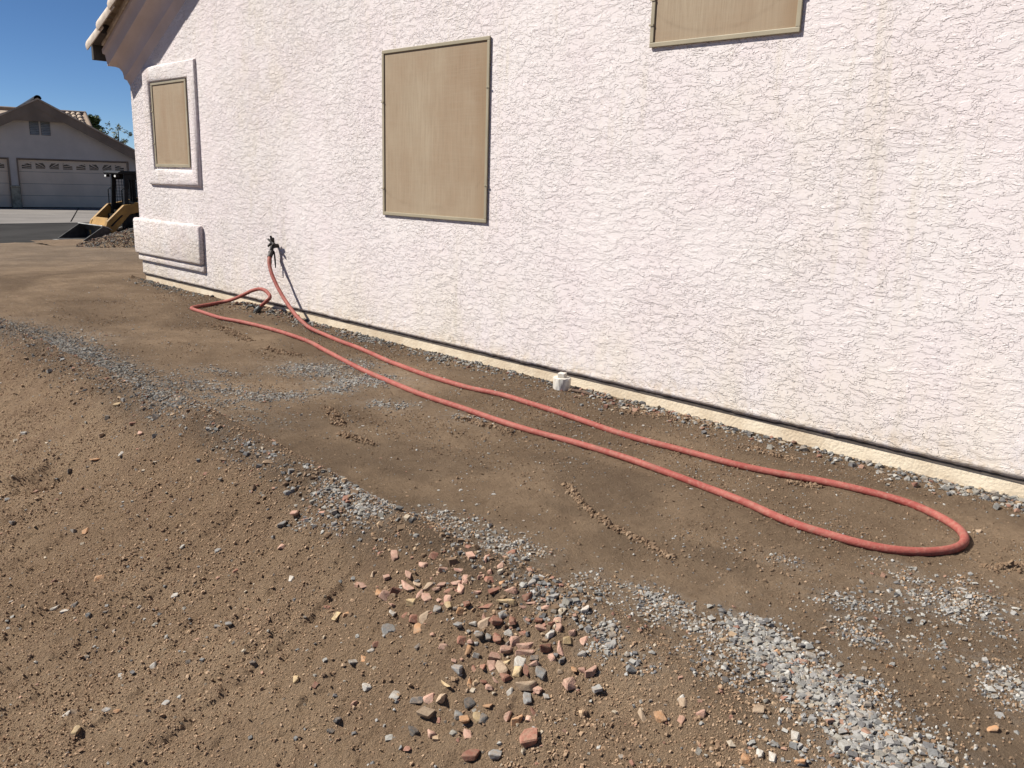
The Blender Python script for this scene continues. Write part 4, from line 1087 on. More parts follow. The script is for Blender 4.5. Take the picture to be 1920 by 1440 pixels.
# ------------------------------------------------------------------ stones and gravel
def rock_shape(seed, npts=16, flat=0.7, el=1.0, rnd=0.75):
    r = random.Random(seed)
    bm = bmesh.new()
    for i in range(npts):
        z = r.uniform(-1, 1)
        t = r.uniform(0, 2 * math.pi)
        q = math.sqrt(1 - z * z)
        m = r.uniform(rnd, 1.0)
        bm.verts.new((q * math.cos(t) * m * el, q * math.sin(t) * m / el, z * m * flat))
    res = bmesh.ops.convex_hull(bm, input=bm.verts)
    bmesh.ops.delete(bm, geom=[x for x in res['geom_interior'] if isinstance(x, bmesh.types.BMVert)], context='VERTS')
    bmesh.ops.triangulate(bm, faces=bm.faces)
    bm.verts.index_update()
    v = np.array([x.co[:] for x in bm.verts])
    ext = v.max(0) - v.min(0)
    v = (v - (v.max(0) + v.min(0)) / 2) / max(ext[0], ext[1])
    f = np.array([[x.index for x in fc.verts] for fc in bm.faces])
    bm.free()
    return v, f


def chip_shape(seed, worn=0.0):
    """angular crushed chip: a sheared, jittered block with cut corners"""
    r = random.Random(seed)
    bm = bmesh.new()
    fl = r.uniform(0.4, 0.85)
    el = r.uniform(0.72, 1.0)
    for sx in (-1, 1):
        for sy in (-1, 1):
            for sz in (-1, 1):
                if r.random() < 0.12:
                    continue
                bm.verts.new((sx * r.uniform(0.55, 1.0) + 0.25 * sy * r.random(), sy * el * r.uniform(0.5, 1.0), sz * fl * r.uniform(0.5, 1.0)))
    for _ in range(3):
        bm.verts.new((r.uniform(-1.1, 1.1), r.uniform(-1, 1) * el, r.uniform(-1, 1) * fl))
    res = bmesh.ops.convex_hull(bm, input=bm.verts)
    bmesh.ops.delete(bm, geom=[x for x in res['geom_interior'] if isinstance(x, bmesh.types.BMVert)], context='VERTS')
    if worn:
        bmesh.ops.dissolve_limit(bm, angle_limit=0.30, verts=bm.verts, edges=bm.edges)
        bmesh.ops.bevel(bm, geom=list(bm.edges), offset=worn * 1.6, segments=1, affect='EDGES', profile=0.5, clamp_overlap=True)
        for x in bm.verts:
            x.co *= 1 + r.uniform(-0.035, 0.035)
    bmesh.ops.triangulate(bm, faces=bm.faces)
    bm.verts.index_update()
    v = np.array([x.co[:] for x in bm.verts])
    ext = v.max(0) - v.min(0)
    v = (v - (v.max(0) + v.min(0)) / 2) / max(ext[0], ext[1])
    f = np.array([[x.index for x in fc.verts] for fc in bm.faces])
    bm.free()
    return v, f


ROCK = [chip_shape(100 + i) for i in range(9)] + [rock_shape(120 + i, 16, 0.5 + 0.05 * i, 1.0 + 0.05 * (i % 3), 0.7) for i in range(9)]
CLOD = [rock_shape(300 + i, 11, 0.8, 1.0, 0.6) for i in range(10)]


def scatter(name, P, S, C, shapes, mat, sink=0.3, flat=1.0, tiltmax=0.5, label=None, cat=None):
    """P (n,3) positions, S sizes, C (n,3) colours -> one merged mesh of little stones"""
    n = len(P)
    sel = nrng.integers(0, len(shapes), n)
    yaw = nrng.uniform(0, 2 * np.pi, n)
    ti = nrng.uniform(-tiltmax, tiltmax, n)
    asp = nrng.uniform(0.75, 1.15, n)
    V, F, T = [], [], []
    base = 0
    for k, (sv, sf) in enumerate(shapes):
        idx = np.nonzero(sel == k)[0]
        if not len(idx):
            continue
        m = len(idx)
        v = np.repeat(sv[None], m, 0).copy()
        v[:, :, 1] *= asp[idx][:, None]
        v[:, :, 2] *= flat
        ct, st_ = np.cos(ti[idx])[:, None], np.sin(ti[idx])[:, None]
        y, z = v[:, :, 1] * ct - v[:, :, 2] * st_, v[:, :, 1] * st_ + v[:, :, 2] * ct
        cy, sy = np.cos(yaw[idx])[:, None], np.sin(yaw[idx])[:, None]
        x2, y2 = v[:, :, 0] * cy - y * sy, v[:, :, 0] * sy + y * cy
        s = S[idx][:, None]
        hgt = (z.max(1) - z.min(1))[:, None]
        w = np.stack([x2 * s + P[idx, 0][:, None], y2 * s + P[idx, 1][:, None], (z - z.min(1)[:, None] - sink * hgt) * s + P[idx, 2][:, None]], -1)
        V.append(w.reshape(-1, 3))
        F.append((sf[None] + (np.arange(m) * len(sv))[:, None, None] + base).reshape(-1, 3))
        T.append(np.repeat(np.concatenate([C[idx], np.ones((m, 1))], 1), len(sv), 0))
        base += m * len(sv)
    me = np_mesh(name, np.concatenate(V), np.concatenate(F), False, np.concatenate(T))
    o = link(name, me, mat)
    tag(o, label, cat, kind='stuff')
    return o


def crumb_nodes():
    ng = bpy.data.node_groups.new('crumbs', 'GeometryNodeTree')
    ng.interface.new_socket('Geometry', in_out='INPUT', socket_type='NodeSocketGeometry')
    ng.interface.new_socket('Geometry', in_out='OUTPUT', socket_type='NodeSocketGeometry')
    nd, lk = ng.nodes, ng.links
    gi = nd.new('NodeGroupInput')
    go = nd.new('NodeGroupOutput')
    join = nd.new('GeometryNodeJoinGeometry')
    for k in range(4):
        ico = nd.new('GeometryNodeMeshIcoSphere')
        ico.inputs['Radius'].default_value = 0.5
        ico.inputs['Subdivisions'].default_value = 1
        sp = nd.new('GeometryNodeSetPosition')
        rv = nd.new('FunctionNodeRandomValue')
        rv.data_type = 'FLOAT_VECTOR'
        rv.inputs[0].default_value = (-0.2, -0.2, -0.2)
        rv.inputs[1].default_value = (0.2, 0.2, 0.2)
        rv.inputs['Seed'].default_value = k + 3
        lk.new(ico.outputs[0], sp.inputs['Geometry'])
        lk.new(rv.outputs[0], sp.inputs['Offset'])
        sh = nd.new('GeometryNodeSetShadeSmooth')
        sh.inputs['Shade Smooth'].default_value = False
        lk.new(sp.outputs[0], sh.inputs['Geometry'])
        sm = nd.new('GeometryNodeSetMaterial')
        sm.inputs['Material'].default_value = M['crumb']
        lk.new(sh.outputs[0], sm.inputs['Geometry'])
        gti = nd.new('GeometryNodeGeometryToInstance')
        lk.new(sm.outputs[0], gti.inputs[0])
        lk.new(gti.outputs[0], join.inputs[0])
    iop = nd.new('GeometryNodeInstanceOnPoints')
    lk.new(gi.outputs[0], iop.inputs['Points'])
    lk.new(join.outputs[0], iop.inputs['Instance'])
    iop.inputs['Pick Instance'].default_value = True
    rr_ = nd.new('FunctionNodeRandomValue')
    rr_.data_type = 'FLOAT_VECTOR'
    rr_.inputs[1].default_value = (6.28, 6.28, 6.28)
    lk.new(rr_.outputs[0], iop.inputs['Rotation'])
    na = nd.new('GeometryNodeInputNamedAttribute')
    na.data_type = 'FLOAT'
    na.inputs['Name'].default_value = 'size'
    rs_ = nd.new('FunctionNodeRandomValue')
    rs_.data_type = 'FLOAT_VECTOR'
    rs_.inputs[0].default_value = (0.7, 0.7, 0.6)
    rs_.inputs[1].default_value = (1.35, 1.1, 1.0)
    rs_.inputs['Seed'].default_value = 9
    vm = nd.new('ShaderNodeVectorMath')
    vm.operation = 'SCALE'
    lk.new(rs_.outputs[0], vm.inputs[0])
    lk.new(na.outputs[0], vm.inputs['Scale'])
    lk.new(vm.outputs[0], iop.inputs['Scale'])
    lk.new(iop.outputs[0], go.inputs[0])
    return ng


CRUMBS = crumb_nodes()


def crumb_field(name, P, S, C, label, cat):
    me = bpy.data.meshes.new(name)
    me.vertices.add(len(P))
    me.vertices.foreach_set('co', np.ascontiguousarray(P, np.float32).ravel())
    at = me.attributes.new('size', 'FLOAT', 'POINT')
    at.data.foreach_set('value', np.ascontiguousarray(S, np.float32))
    ct = me.attributes.new('tint', 'FLOAT_COLOR', 'POINT')
    ct.data.foreach_set('color', np.ascontiguousarray(np.concatenate([C, np.ones((len(P), 1))], 1), np.float32).ravel())
    me.materials.append(M['crumb'])
    o = link(name, me)
    md = o.modifiers.new('crumbs', 'NODES')
    md.node_group = CRUMBS
    return tag(o, label, cat, kind='stuff')


def onground(x, y, fine=True):
    z = np.where(x > -11.5, height(x, y, fine), yard_z(x, y))
    return np.stack([x, y, z], 1)


GREYS = np.array([(0.30, 0.295, 0.28), (0.38, 0.37, 0.355), (0.24, 0.24, 0.235), (0.44, 0.43, 0.40), (0.17, 0.165, 0.165), (0.34, 0.32, 0.28), (0.30, 0.26, 0.22)])
WARM = np.array([(0.36, 0.22, 0.16), (0.40, 0.29, 0.19), (0.28, 0.15, 0.11), (0.42, 0.36, 0.28)])
SOIL = np.array([(0.330, 0.227, 0.146), (0.282, 0.189, 0.119), (0.370, 0.263, 0.176), (0.242, 0.159, 0.102), (0.311, 0.213, 0.138)])


def pick(pal, n, jitter=0.12):
    c = pal[nrng.integers(0, len(pal), n)]
    return np.clip(c * (1 + nrng.uniform(-jitter, jitter, (n, 1))), 0, 1)


def mixed(n, warm=0.08):
    c = pick(GREYS, n)
    w = nrng.random(n) < warm
    c[w] = pick(WARM, int(w.sum()))
    return c


# grey gravel in drifts and streaks
px_, py_, ps_, pc_ = [], [], [], []
for p in PATCH:
    x0, y0, x1, y1, hw, wt, sz = p
    L = math.hypot(x1 - x0, y1 - y0)
    s = sz / 1000.0
    area = L * 2.2 * hw + 3.1 * hw * hw
    n = int(area / (s * s) * 2.6 * wt)
    n = min(n, 5200)
    thin = wt < 0.95 and y0 > 1.93 and x0 > -2.6
    if thin:
        n = int(n * 0.55)
    if x0 < -3.2:
        n = int(n * (0.42 if y0 < 2.25 else 0.5))
        hw *= 0.8
    t = nrng.uniform(-0.04, 1.04, n)
    r = nrng.normal(0, 0.75 if thin else 0.56, n) * hw
    dx, dy = (x1 - x0) / L, (y1 - y0) / L
    e = nrng.normal(0, (0.7 if thin else 0.4) * hw, n)
    X = x0 + (x1 - x0) * t - dy * r + dx * e
    Y = y0 + (y1 - y0) * t + dx * r + dy * e
    keep = 1.5 * fbm(X * 11, Y * 16, 201, 3) + 0.75 * wt - 0.42 > nrng.uniform(-0.45, 0.30, n)
    X, Y = X[keep], Y[keep]
    px_.append(X); py_.append(Y)
    ps_.append(np.clip(nrng.lognormal(math.log(s * 0.68), 0.36, len(X)), 0.005, s * 1.35))
X, Y, S = np.concatenate(px_), np.concatenate(py_), np.concatenate(ps_)
ok = Y < 4.06
X, Y, S = X[ok], Y[ok], S[ok]
t_, fd_ = slope_mask(X, Y)
flatpad = t_ < 0.02
C = mixed(len(X), 0.05)
C *= (0.55 + 0.30 * np.maximum(sstep(-4.5, -2.2, X), 0.8 * sstep(2.1, 2.4, Y)))[:, None]
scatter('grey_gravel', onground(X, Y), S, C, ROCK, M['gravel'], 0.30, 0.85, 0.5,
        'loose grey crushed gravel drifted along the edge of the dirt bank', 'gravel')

# stones along the foot of the wall
n = 8200
X = -10.6 + 11.6 * nrng.random(n) ** 0.8
Y = 4.125 - np.abs(nrng.normal(0, 0.10, n)) - 0.015
dens = 0.14 + 1.0 * fbm(X * 1.1, Y * 0 + 1, 211, 3) + 0.55 * sstep(-2.6, -1.9, X) * (1 - sstep(-0.9, -0.5, X)) + 0.35 * sstep(-6.9, -6.6, X) * (1 - sstep(-5.6, -5.0, X)) + 0.35 * sstep(-3.6, -3.3, X) * (1 - sstep(-2.9, -2.6, X)) + 0.4 * (1 - sstep(-9.6, -8.8, X))
k = nrng.random(n) < np.clip(dens, 0.08, 1)
X, Y = X[k], Y[k]
S = np.clip(nrng.lognormal(math.log(0.017), 0.35, len(X)), 0.006, 0.042)
C = mixed(len(X), 0.12)
rd = nrng.random(len(X)) < 0.55 * sstep(-8.3, -7.9, X) * (1 - sstep(-6.9, -6.7, X)) + 0.35 * sstep(-3.6, -3.4, X) * (1 - sstep(-2.6, -2.2, X))
C[rd] = pick(WARM, int(rd.sum()))
lowd = X < -3
C *= 0.8
C[lowd] *= 0.85
scatter('wall_gravel', onground(X, Y), S, C, ROCK, M['gravel'], 0.25, 0.9, 0.6,
        'grey and rust gravel heaped along the foot of the stucco wall', 'gravel')

# thin spread of pebbles on the packed strip
n = 3400
r = nrng.random(n)
X = 1.2 - 11.6 * r ** 1.5
Y = nrng.uniform(1.9, 3.95, n)
k = nrng.random(n) < np.clip(0.35 + 0.8 * fbm(X * 1.7, Y * 3, 221, 3), 0.04, 1)
X, Y = X[k], Y[k]
S = np.clip(nrng.lognormal(math.log(0.0085), 0.4, len(X)), 0.004, 0.022)
scatter('strip_pebbles', onground(X, Y), S, np.where(nrng.random((len(X), 1)) < 0.65, mixed(len(X), 0.1) * 1.05, pick(SOIL, len(X))), ROCK, M['gravel'], 0.5, 0.6, 0.15,
        'scattered pale pebbles pressed into the packed brown strip', 'pebbles')

# small crumbs left on the packed strip, thicker where it was scraped
n = 260000
r = nrng.random(n)
X = 1.2 - 10.4 * r ** 1.6
Y = nrng.uniform(1.85, 4.08, n)
k = nrng.random(n) < np.clip(0.10 + 1.0 * fbm(X * 1.4, Y * 3.2, 251, 4) - 0.35 * sstep(1.85, 1.95, Y) * (1 - sstep(2.3, 2.7, Y)) * (1 - sstep(-2.4, -1.8, X)) + 0.45 * sstep(3.7, 3.95, Y), 0.04, 0.8)
X, Y = X[k], Y[k]
S = np.clip(nrng.lognormal(math.log(0.0046), 0.45, len(X)), 0.002, 0.014)
C = pick(SOIL, len(X), 0.25) * 0.62
gy = nrng.random(len(X)) < 0.12
C[gy] = pick(GREYS, int(gy.sum())) * 0.85
for rx0, ry0_, rx1, ry1_, rw, rh in RIDGE:
    L = math.hypot(rx1 - rx0, ry1_ - ry0_)
    m_ = int(L * 900)
    q = nrng.random(m_)
    X = np.concatenate([X, rx0 + (rx1 - rx0) * q + nrng.normal(0, rw * 0.8, m_)])
    Y = np.concatenate([Y, ry0_ + (ry1_ - ry0_) * q + nrng.normal(0, rw * 0.8, m_)])
    S = np.concatenate([S, np.clip(nrng.lognormal(math.log(0.010), 0.4, m_), 0.004, 0.024)])
    C = np.concatenate([C, pick(SOIL, m_, 0.2) * 0.62])
ok = Y < 4.11
X, Y, S, C = X[ok], Y[ok], S[ok], C[ok]
P = onground(X, Y)
P[:, 2] += S * 0.12
crumb_field('strip_crumbs', P, S, C, 'fine dark crumbs of soil on the packed brown strip', 'soil')

# fines between the gravel of the drifts
px_, py_, pw_ = [], [], []
for p in PATCH:
    x0, y0, x1, y1, hw, wt, sz = p
    L = math.hypot(x1 - x0, y1 - y0)
    n = min(int((L * 3 * hw + 4 * hw * hw) * 9000 * wt * (1.0 if x0 > -3.2 else 0.35)), 5000)
    q = nrng.uniform(-0.1, 1.1, n)
    r = nrng.normal(0, 0.75, n) * hw
    px_.append(x0 + (x1 - x0) * q - (y1 - y0) / L * r)
    py_.append(y0 + (y1 - y0) * q + (x1 - x0) / L * r)
X, Y = np.concatenate(px_), np.concatenate(py_)
k = fbm(X * 8, Y * 8, 261, 3) > nrng.uniform(-0.7, 0.3, len(X))
X, Y = X[k], Y[k]
S = np.clip(nrng.lognormal(math.log(0.0058), 0.4, len(X)), 0.003, 0.012)
C = pick(GREYS, len(X)) * (0.7 + 0.3 * sstep(-4.5, -2.2, X))[:, None]
so = nrng.random(len(X)) < 0.35
C[so] = pick(SOIL, int(so.sum()))
P = onground(X, Y)
P[:, 2] += S * 0.15
crumb_field('gravel_fines', P, S, C, 'fine grey grit mixed into the gravel drifts', 'grit')

# crumbs of soil on the bank
n = 420000
rr = nrng.random(n) ** 1.7
X = 0.9 - 9.6 * rr
Y = 1.92 - 2.0 * nrng.random(n) ** 0.95
k = nrng.random(n) < np.clip(0.60 + 0.9 * fbm(X * 2.6, Y * 2.0, 231, 4), 0.12, 1)
X, Y = X[k], Y[k]
S = np.clip(nrng.lognormal(math.log(0.0040), 0.45, len(X)), 0.002, 0.016)
P = onground(X, Y)
P[:, 2] += S * 0.15
crumb_field('soil_crumbs', P, S, pick(SOIL, len(X), 0.2), 'loose brown crumbs of soil covering the sloping bank', 'soil')
n = 7000
rr = nrng.random(n) ** 1.5
X = 0.7 - 9.0 * rr
Y = 1.93 - 1.8 * nrng.random(n) ** 1.3
near = np.exp(-(((X + 1.35) / 0.75) ** 2 + ((Y - 1.48) / 0.4) ** 2))
k = nrng.random(n) < np.clip(0.16 + 0.5 * fbm(X * 2.0, Y * 2.0, 241, 3) + 0.8 * near + 0.35 * np.exp(-((Y - 1.9) / 0.2) ** 2), 0.05, 1)
X, Y = X[k], Y[k]
S = np.clip(nrng.lognormal(math.log(0.0105), 0.42, len(X)), 0.004, 0.026)
C = np.where(nrng.random((len(X), 1)) < 0.42, pick(WARM, len(X)), pick(GREYS, len(X)) * 0.85)
scatter('bank_pebbles', onground(X, Y), S, C, ROCK, M['gravel'], 0.35, 0.9, 0.7,
        'small grey and rust pebbles strewn over the sloping bank', 'pebbles')

n = 3400
X = -1.5 - 6.6 * nrng.random(n) ** 1.4
Y = 1.77 + nrng.normal(0, 0.085, n)
k = nrng.random(n) < np.clip(0.45 + 0.9 * fbm(X * 2.2, Y * 3.0, 281, 3), 0.05, 1)
X, Y = X[k], Y[k]
S = np.clip(nrng.lognormal(math.log(0.0125), 0.42, len(X)), 0.005, 0.034)
C = np.where(nrng.random((len(X), 1)) < 0.5, pick(SOIL, len(X)) * 0.6, pick(GREYS, len(X)) * 0.6)
rd = nrng.random(len(X)) < 0.10
C[rd] = pick(WARM, int(rd.sum()))
scatter('crest_rubble', onground(X, Y), S, C, ROCK, M['gravel'], 0.35, 0.9, 0.7,
        'dark soil lumps and stones along the crest of the bank', 'rubble')

# the larger stones, each a thing of its own
BIG = [chip_shape(540 + i, 0.09) for i in range(12)]
big_me = {}
def add_stone(x, y, w, h, c, label=None):
    k = rng.randrange(len(BIG))
    key = (k, c)
    if key not in big_me:
        v_, f_ = BIG[k]
        me = np_mesh('stone', v_, f_)
        me.materials.append(M['stone_' + c])
        big_me[key] = me
    o = link('stone', big_me[key])
    big, small = max(w, h), min(w, h)
    th = small * rng.uniform(0.75, 1.05)
    z = float(height(x, y))
    o.scale = (big * 1.0, small * 1.12, th * 1.15)
    # long axis across the view when wide in the photograph, else up the bank
    a = YAW if w >= h else YAW + math.pi / 2
    o.rotation_euler = (rng.uniform(-0.25, 0.25), rng.uniform(-0.25, 0.25), a + rng.uniform(-0.5, 0.5))
    o.location = (x, y, z + th * 0.12)
    tag(o, label, 'stone', 'loose stones on the dirt')
    return o


seen = {}
for i, (x, y, w, h, c) in enumerate(STONES):
    add_stone(x, y, w, h, c, STONE_LABEL[i])

# ------------------------------------------------------------------ gravel heap and loader in the street
hx, hy = -19.5, 8.75
hz = -1.64
nx = 60
gx = np.linspace(-2.6, 2.6, nx)
X, Y = np.meshgrid(gx, gx, indexing='ij')
rad = np.hypot(X / 1.0, Y / 1.35)
rad = rad * (1 + 0.10 * fbm(X * 1.2 + 3, Y * 1.2, 301, 3))
H = 0.40 * np.clip(1.75 * (1 - rad / 1.75), 0, 1) ** 0.9 + 0.02 * fbm(X * 6, Y * 6, 303, 3) - 0.10
n = 8500
th = nrng.uniform(0, 2 * np.pi, n)
r = 1.75 * np.sqrt(nrng.random(n))
sx, sy = r * np.cos(th), r * 1.35 * np.sin(th)
rd = np.hypot(sx, sy / 1.35) * (1 + 0.10 * fbm(sx * 1.2 + 3, sy * 1.2, 301, 3))
sz = 0.40 * np.clip(1.75 * (1 - rd / 1.75), 0, 1) ** 0.9 + 0.02 * fbm(sx * 6, sy * 6, 303, 3) - 0.10
S = np.clip(nrng.lognormal(math.log(0.025), 0.35, n), 0.012, 0.06)
C = np.where(nrng.random((n, 1)) < 0.5, pick(WARM, n, 0.2) * 0.55, pick(GREYS, n, 0.2) * 0.5)
base = scatter('gravel_heap', np.stack([sx + hx, sy + hy, sz + hz + 0.10 - 0.02], 1), S, C, ROCK, M['gravel'], 0.3, 1.0, 0.8,
               'low heap of brown and grey gravel in front of the loader', 'gravel heap')
i = (np.arange(nx - 1)[:, None] * nx + np.arange(nx - 1)[None, :]).ravel()
hf = np.stack([i, i + nx, i + nx + 1, i + 1], 1)
hv = np.stack([X, Y, H + 0.0], -1).reshape(-1, 3)
hv = hv + np.array([hx, hy, hz + 0.06])
core = link('heap_core', np_mesh('heap_core', hv, hf, True, np.tile(np.array([0.6, 0.3, 0.3, 1.0]), (len(hv), 1))), M['dirt'], base)

# compact track loader.  local axes: +x forward, +y its left, z up
ld = empty('track_loader', (-22.37, 9.06, -1.74), math.atan2(-0.9987, 0.05), 0.81)
tag(ld, 'yellow and black compact track loader with its bucket lowered in the street', 'loader')
for s in (-1, 1):
    tr = MB()
    prof = []
    for k in range(13):
        a = math.pi / 2 + math.pi * k / 12
        prof.append((-0.85 + 0.26 * math.cos(a), 0.27 + 0.26 * math.sin(a)))
    for k in range(13):
        a = -math.pi / 2 + math.pi * k / 12
        prof.append((0.72 + 0.26 * math.cos(a), 0.27 + 0.26 * math.sin(a)))
    y0, y1 = (0.50, 0.84) if s > 0 else (-0.84, -0.50)
    tr.prism(prof, 'y', y0, y1)
    tk = tr.build('track', M['black_metal'], ld)
    for k in range(4):
        wh = MB().lathe([(0.13, 0), (0.13, 0.02), (0.05, 0.03)], 16)
        w_ = wh.build('track_wheel', M['bucket'], tk)
        w_.location = (-0.7 + 0.46 * k, 0.845 * s, 0.2)
        w_.rotation_euler = (-math.pi / 2 * s, 0, 0)
ch = MB()
ch.prism([(-1.15, 0.25), (0.95, 0.25), (1.02, 0.55), (0.85, 0.80), (-0.3, 0.86), (-1.25, 1.0), (-1.3, 0.5)], 'y', -0.495, 0.495)
ch.build('chassis', M['black_metal'], ld, bevel=0.02)
en = MB().prism([(-1.35, 0.75), (-0.42, 0.80), (-0.42, 1.25), (-0.9, 1.42), (-1.35, 1.36)], 'y', -0.48, 0.48)
en.build('engine_cover', M['black_metal'], ld, bevel=0.03)
# cab: frame posts, roof, mesh side windows
cab = MB()
for s in (-1, 1):
    y = 0.44 * s
    cab.bar((0.70, y, 0.80), (0.62, y, 1.98), 0.09, 0.13)
    cab.bar((0.06, y, 0.82), (0.06, y, 1.98), 0.09, 0.20)
    cab.bar((-0.62, y, 0.90), (-0.52, y, 1.98), 0.09, 0.14)
    cab.bar((0.70, y, 0.98), (-0.60, y, 1.02), 0.085, 0.22)
    cab.bar((0.64, y, 1.90), (-0.55, y, 1.93), 0.085, 0.16)
cab.bar((-0.58, -0.44, 1.1), (-0.58, 0.44, 1.1), 0.07, 0.2)
cab.box(-0.6, 0.72, -0.46, 0.46, 0.78, 0.90)
cabo = cab.build('cab', M['black_metal'], ld, bevel=0.008, loc=(0.2, 0, 0))
rf = MB().prism([(-0.66, 1.985), (0.88, 1.985), (0.90, 2.03), (0.80, 2.085), (-0.62, 2.085), (-0.70, 2.03)], 'y', -0.52, 0.52)
rf.build('cab_roof', M['black_metal'], ld, bevel=0.015, loc=(0.2, 0, 0))
for s in (-1, 1):
    g_ = MB()
    y = 0.44 * s
    for (xa, xb, za, zb_) in ((0.12, 0.64, 1.10, 1.84), (-0.55, 0.0, 1.12, 1.84)):
        nxx = int((xb - xa) / 0.075)
        nz = int((zb_ - za) / 0.085)
        for k in range(nxx + 1):
            x = xa + (xb - xa) * k / nxx
            g_.bar((x, y, za), (x, y, zb_), 0.012)
        for k in range(nz + 1):
            z = za + (zb_ - za) * k / nz
            g_.bar((xa, y + 0.012 * s, z), (xb, y + 0.012 * s, z), 0.012)
    g_.build('mesh_guard', M['black_metal'], cabo)
st = MB().box(-0.35, 0.15, -0.24, 0.24, 0.90, 1.08).box(-0.42, -0.30, -0.24, 0.24, 1.08, 1.62)
st.build('seat', M['black_metal'], cabo, bevel=0.03)
MB().bar((0.30, -0.38, 1.16), (0.05, -0.38, 1.10), 0.05).bar((0.30, 0.38, 1.16), (0.05, 0.38, 1.10), 0.05).build('armrest', M['steel'], cabo)
hd = MB()
for s in (-1, 1):
    hd.tube([(0.74, 0.47 * s, 1.0), (0.80, 0.47 * s, 1.04), (0.80, 0.47 * s, 1.52), (0.74, 0.47 * s, 1.56), (0.66, 0.46 * s, 1.56)], 0.016, 8)
hd.build('grab_rail', M['black_metal'], ld, smooth=True, loc=(0.2, 0, 0))
for s in (-1, 1):
    lp = MB().box(0.80, 0.90, 0.34 * s - 0.07, 0.34 * s + 0.07, 1.89, 1.975)
    l_ = lp.build('work_light', M['black_metal'], ld, bevel=0.012, loc=(0.2, 0, 0))
    MB().box(0.901, 0.912, 0.34 * s - 0.055, 0.34 * s + 0.055, 1.90, 1.955).build('lens', M['lamp'], l_)
# lift arms
for s in (-1, 1):
    y0, y1 = (0.50, 0.62) if s > 0 else (-0.62, -0.50)
    arm = [(-1.15, 1.10), (-0.95, 1.42), (-0.3, 1.34), (0.85, 1.10), (1.02, 1.08), (1.55, 0.60), (1.62, 0.42), (1.60, 0.12), (1.40, 0.10), (1.30, 0.34), (0.86, 0.80), (0.60, 0.86), (-0.4, 1.02), (-0.9, 1.02)]
    am = MB().prism(arm, 'y', y0, y1).build('lift_arm', M['yellow'], ld, bevel=0.012)
    yy = 0.56 * s
    MB().tube([(1.10, yy * 1.13, 0.78), (1.45, yy * 1.13, 0.46)], 0.022, 8).build('arm_hose', M['black_metal'], am)
    MB().tube([(0.60, 0.45 * s, 0.5), (1.25, 0.45 * s, 0.36)], 0.035, 10).build('tilt_cylinder', M['steel'], ld)
    pn = MB().prism([(-1.28, 0.45), (0.55, 0.45), (0.75, 0.62), (0.55, 0.84), (-0.4, 0.98), (-1.28, 0.98)], 'y', 0.500 * s, 0.53 * s)
    po = pn.build('side_panel', M['black_metal'], ld, bevel=0.01)
    # white lettering strokes too small to read
    lt = MB()
    for k, (a, b, c, d_) in enumerate(((0.0, 0.0, 0.03, 0.09), (0.03, 0.09, 0.08, 0.02), (0.1, 0.0, 0.12, 0.09), (0.15, 0.06, 0.22, 0.08), (0.15, 0.0, 0.2, 0.03))):
        lt.bar((-0.02 - a, 0.534 * s, 0.70 + b), (-0.02 - c, 0.534 * s, 0.70 + d_), 0.006, 0.024, (0, 1, 0))
    lt.build('lettering', M['letter'], po)
xm = MB().prism([(1.42, 0.30), (1.60, 0.44), (1.48, 0.70), (1.30, 0.52)], 'y', -0.499, 0.499)
xm.build('cross_member', M['yellow'], ld, bevel=0.01)
kp = MB().box(1.0, 1.06, -0.49, 0.49, 0.35, 0.78)
kp.build('kick_plate', M['black_metal'], ld)
# bucket, resting flat with its mouth forward
bk = MB()
out_ = [(2.50, 0.015), (1.70, 0.005), (1.56, 0.10), (1.56, 0.28), (1.66, 0.43), (1.80, 0.475)]
inn = [(1.80, 0.452), (1.68, 0.405), (1.60, 0.27), (1.60, 0.12), (1.72, 0.04), (2.50, 0.04)]
bk.prism(out_ + inn, 'y', -0.85, 0.85)
bko = bk.build('bucket', M['bucket'], ld)
for s in (-1, 1):
    bk2 = MB().prism([(2.48, 0.02), (1.70, 0.006), (1.565, 0.11), (1.565, 0.28), (1.67, 0.43), (1.80, 0.47)], 'y', 0.851 * s, 0.885 * s)
    bk2.build('bucket_side', M['bucket'], bko)
MB().box(2.44, 2.60, -0.885, 0.885, 0.0, 0.013).build('cutting_edge', M['steel'], bko)
MB().prism([(1.83, 0.480), (1.67, 0.436), (1.54, 0.345), (1.535, 0.365), (1.66, 0.46), (1.82, 0.505)], 'y', -0.885, 0.885).build('bucket_top_plate', M['steel'], bko)

# ------------------------------------------------------------------ neighbour's garage across the street
GX = -42.0
gb = -1.78
gh = empty('garage_house', (0, 0, 0))
tag(gh, 'shaded grey garage house with a gable vent across the street', 'house')
AY, AZ = 12.53, 2.77
GR = math.radians(-11.0)
gh.rotation_euler = (0, 0, GR)
gh.location = (GX - (GX * math.cos(GR) - AY * math.sin(GR)), AY - (GX * math.sin(GR) + AY * math.cos(GR)), 0)
SL = 0.527


def gz(y):
    return AZ - SL * abs(y - AY)


gy0, gy1 = 5.6, 17.0
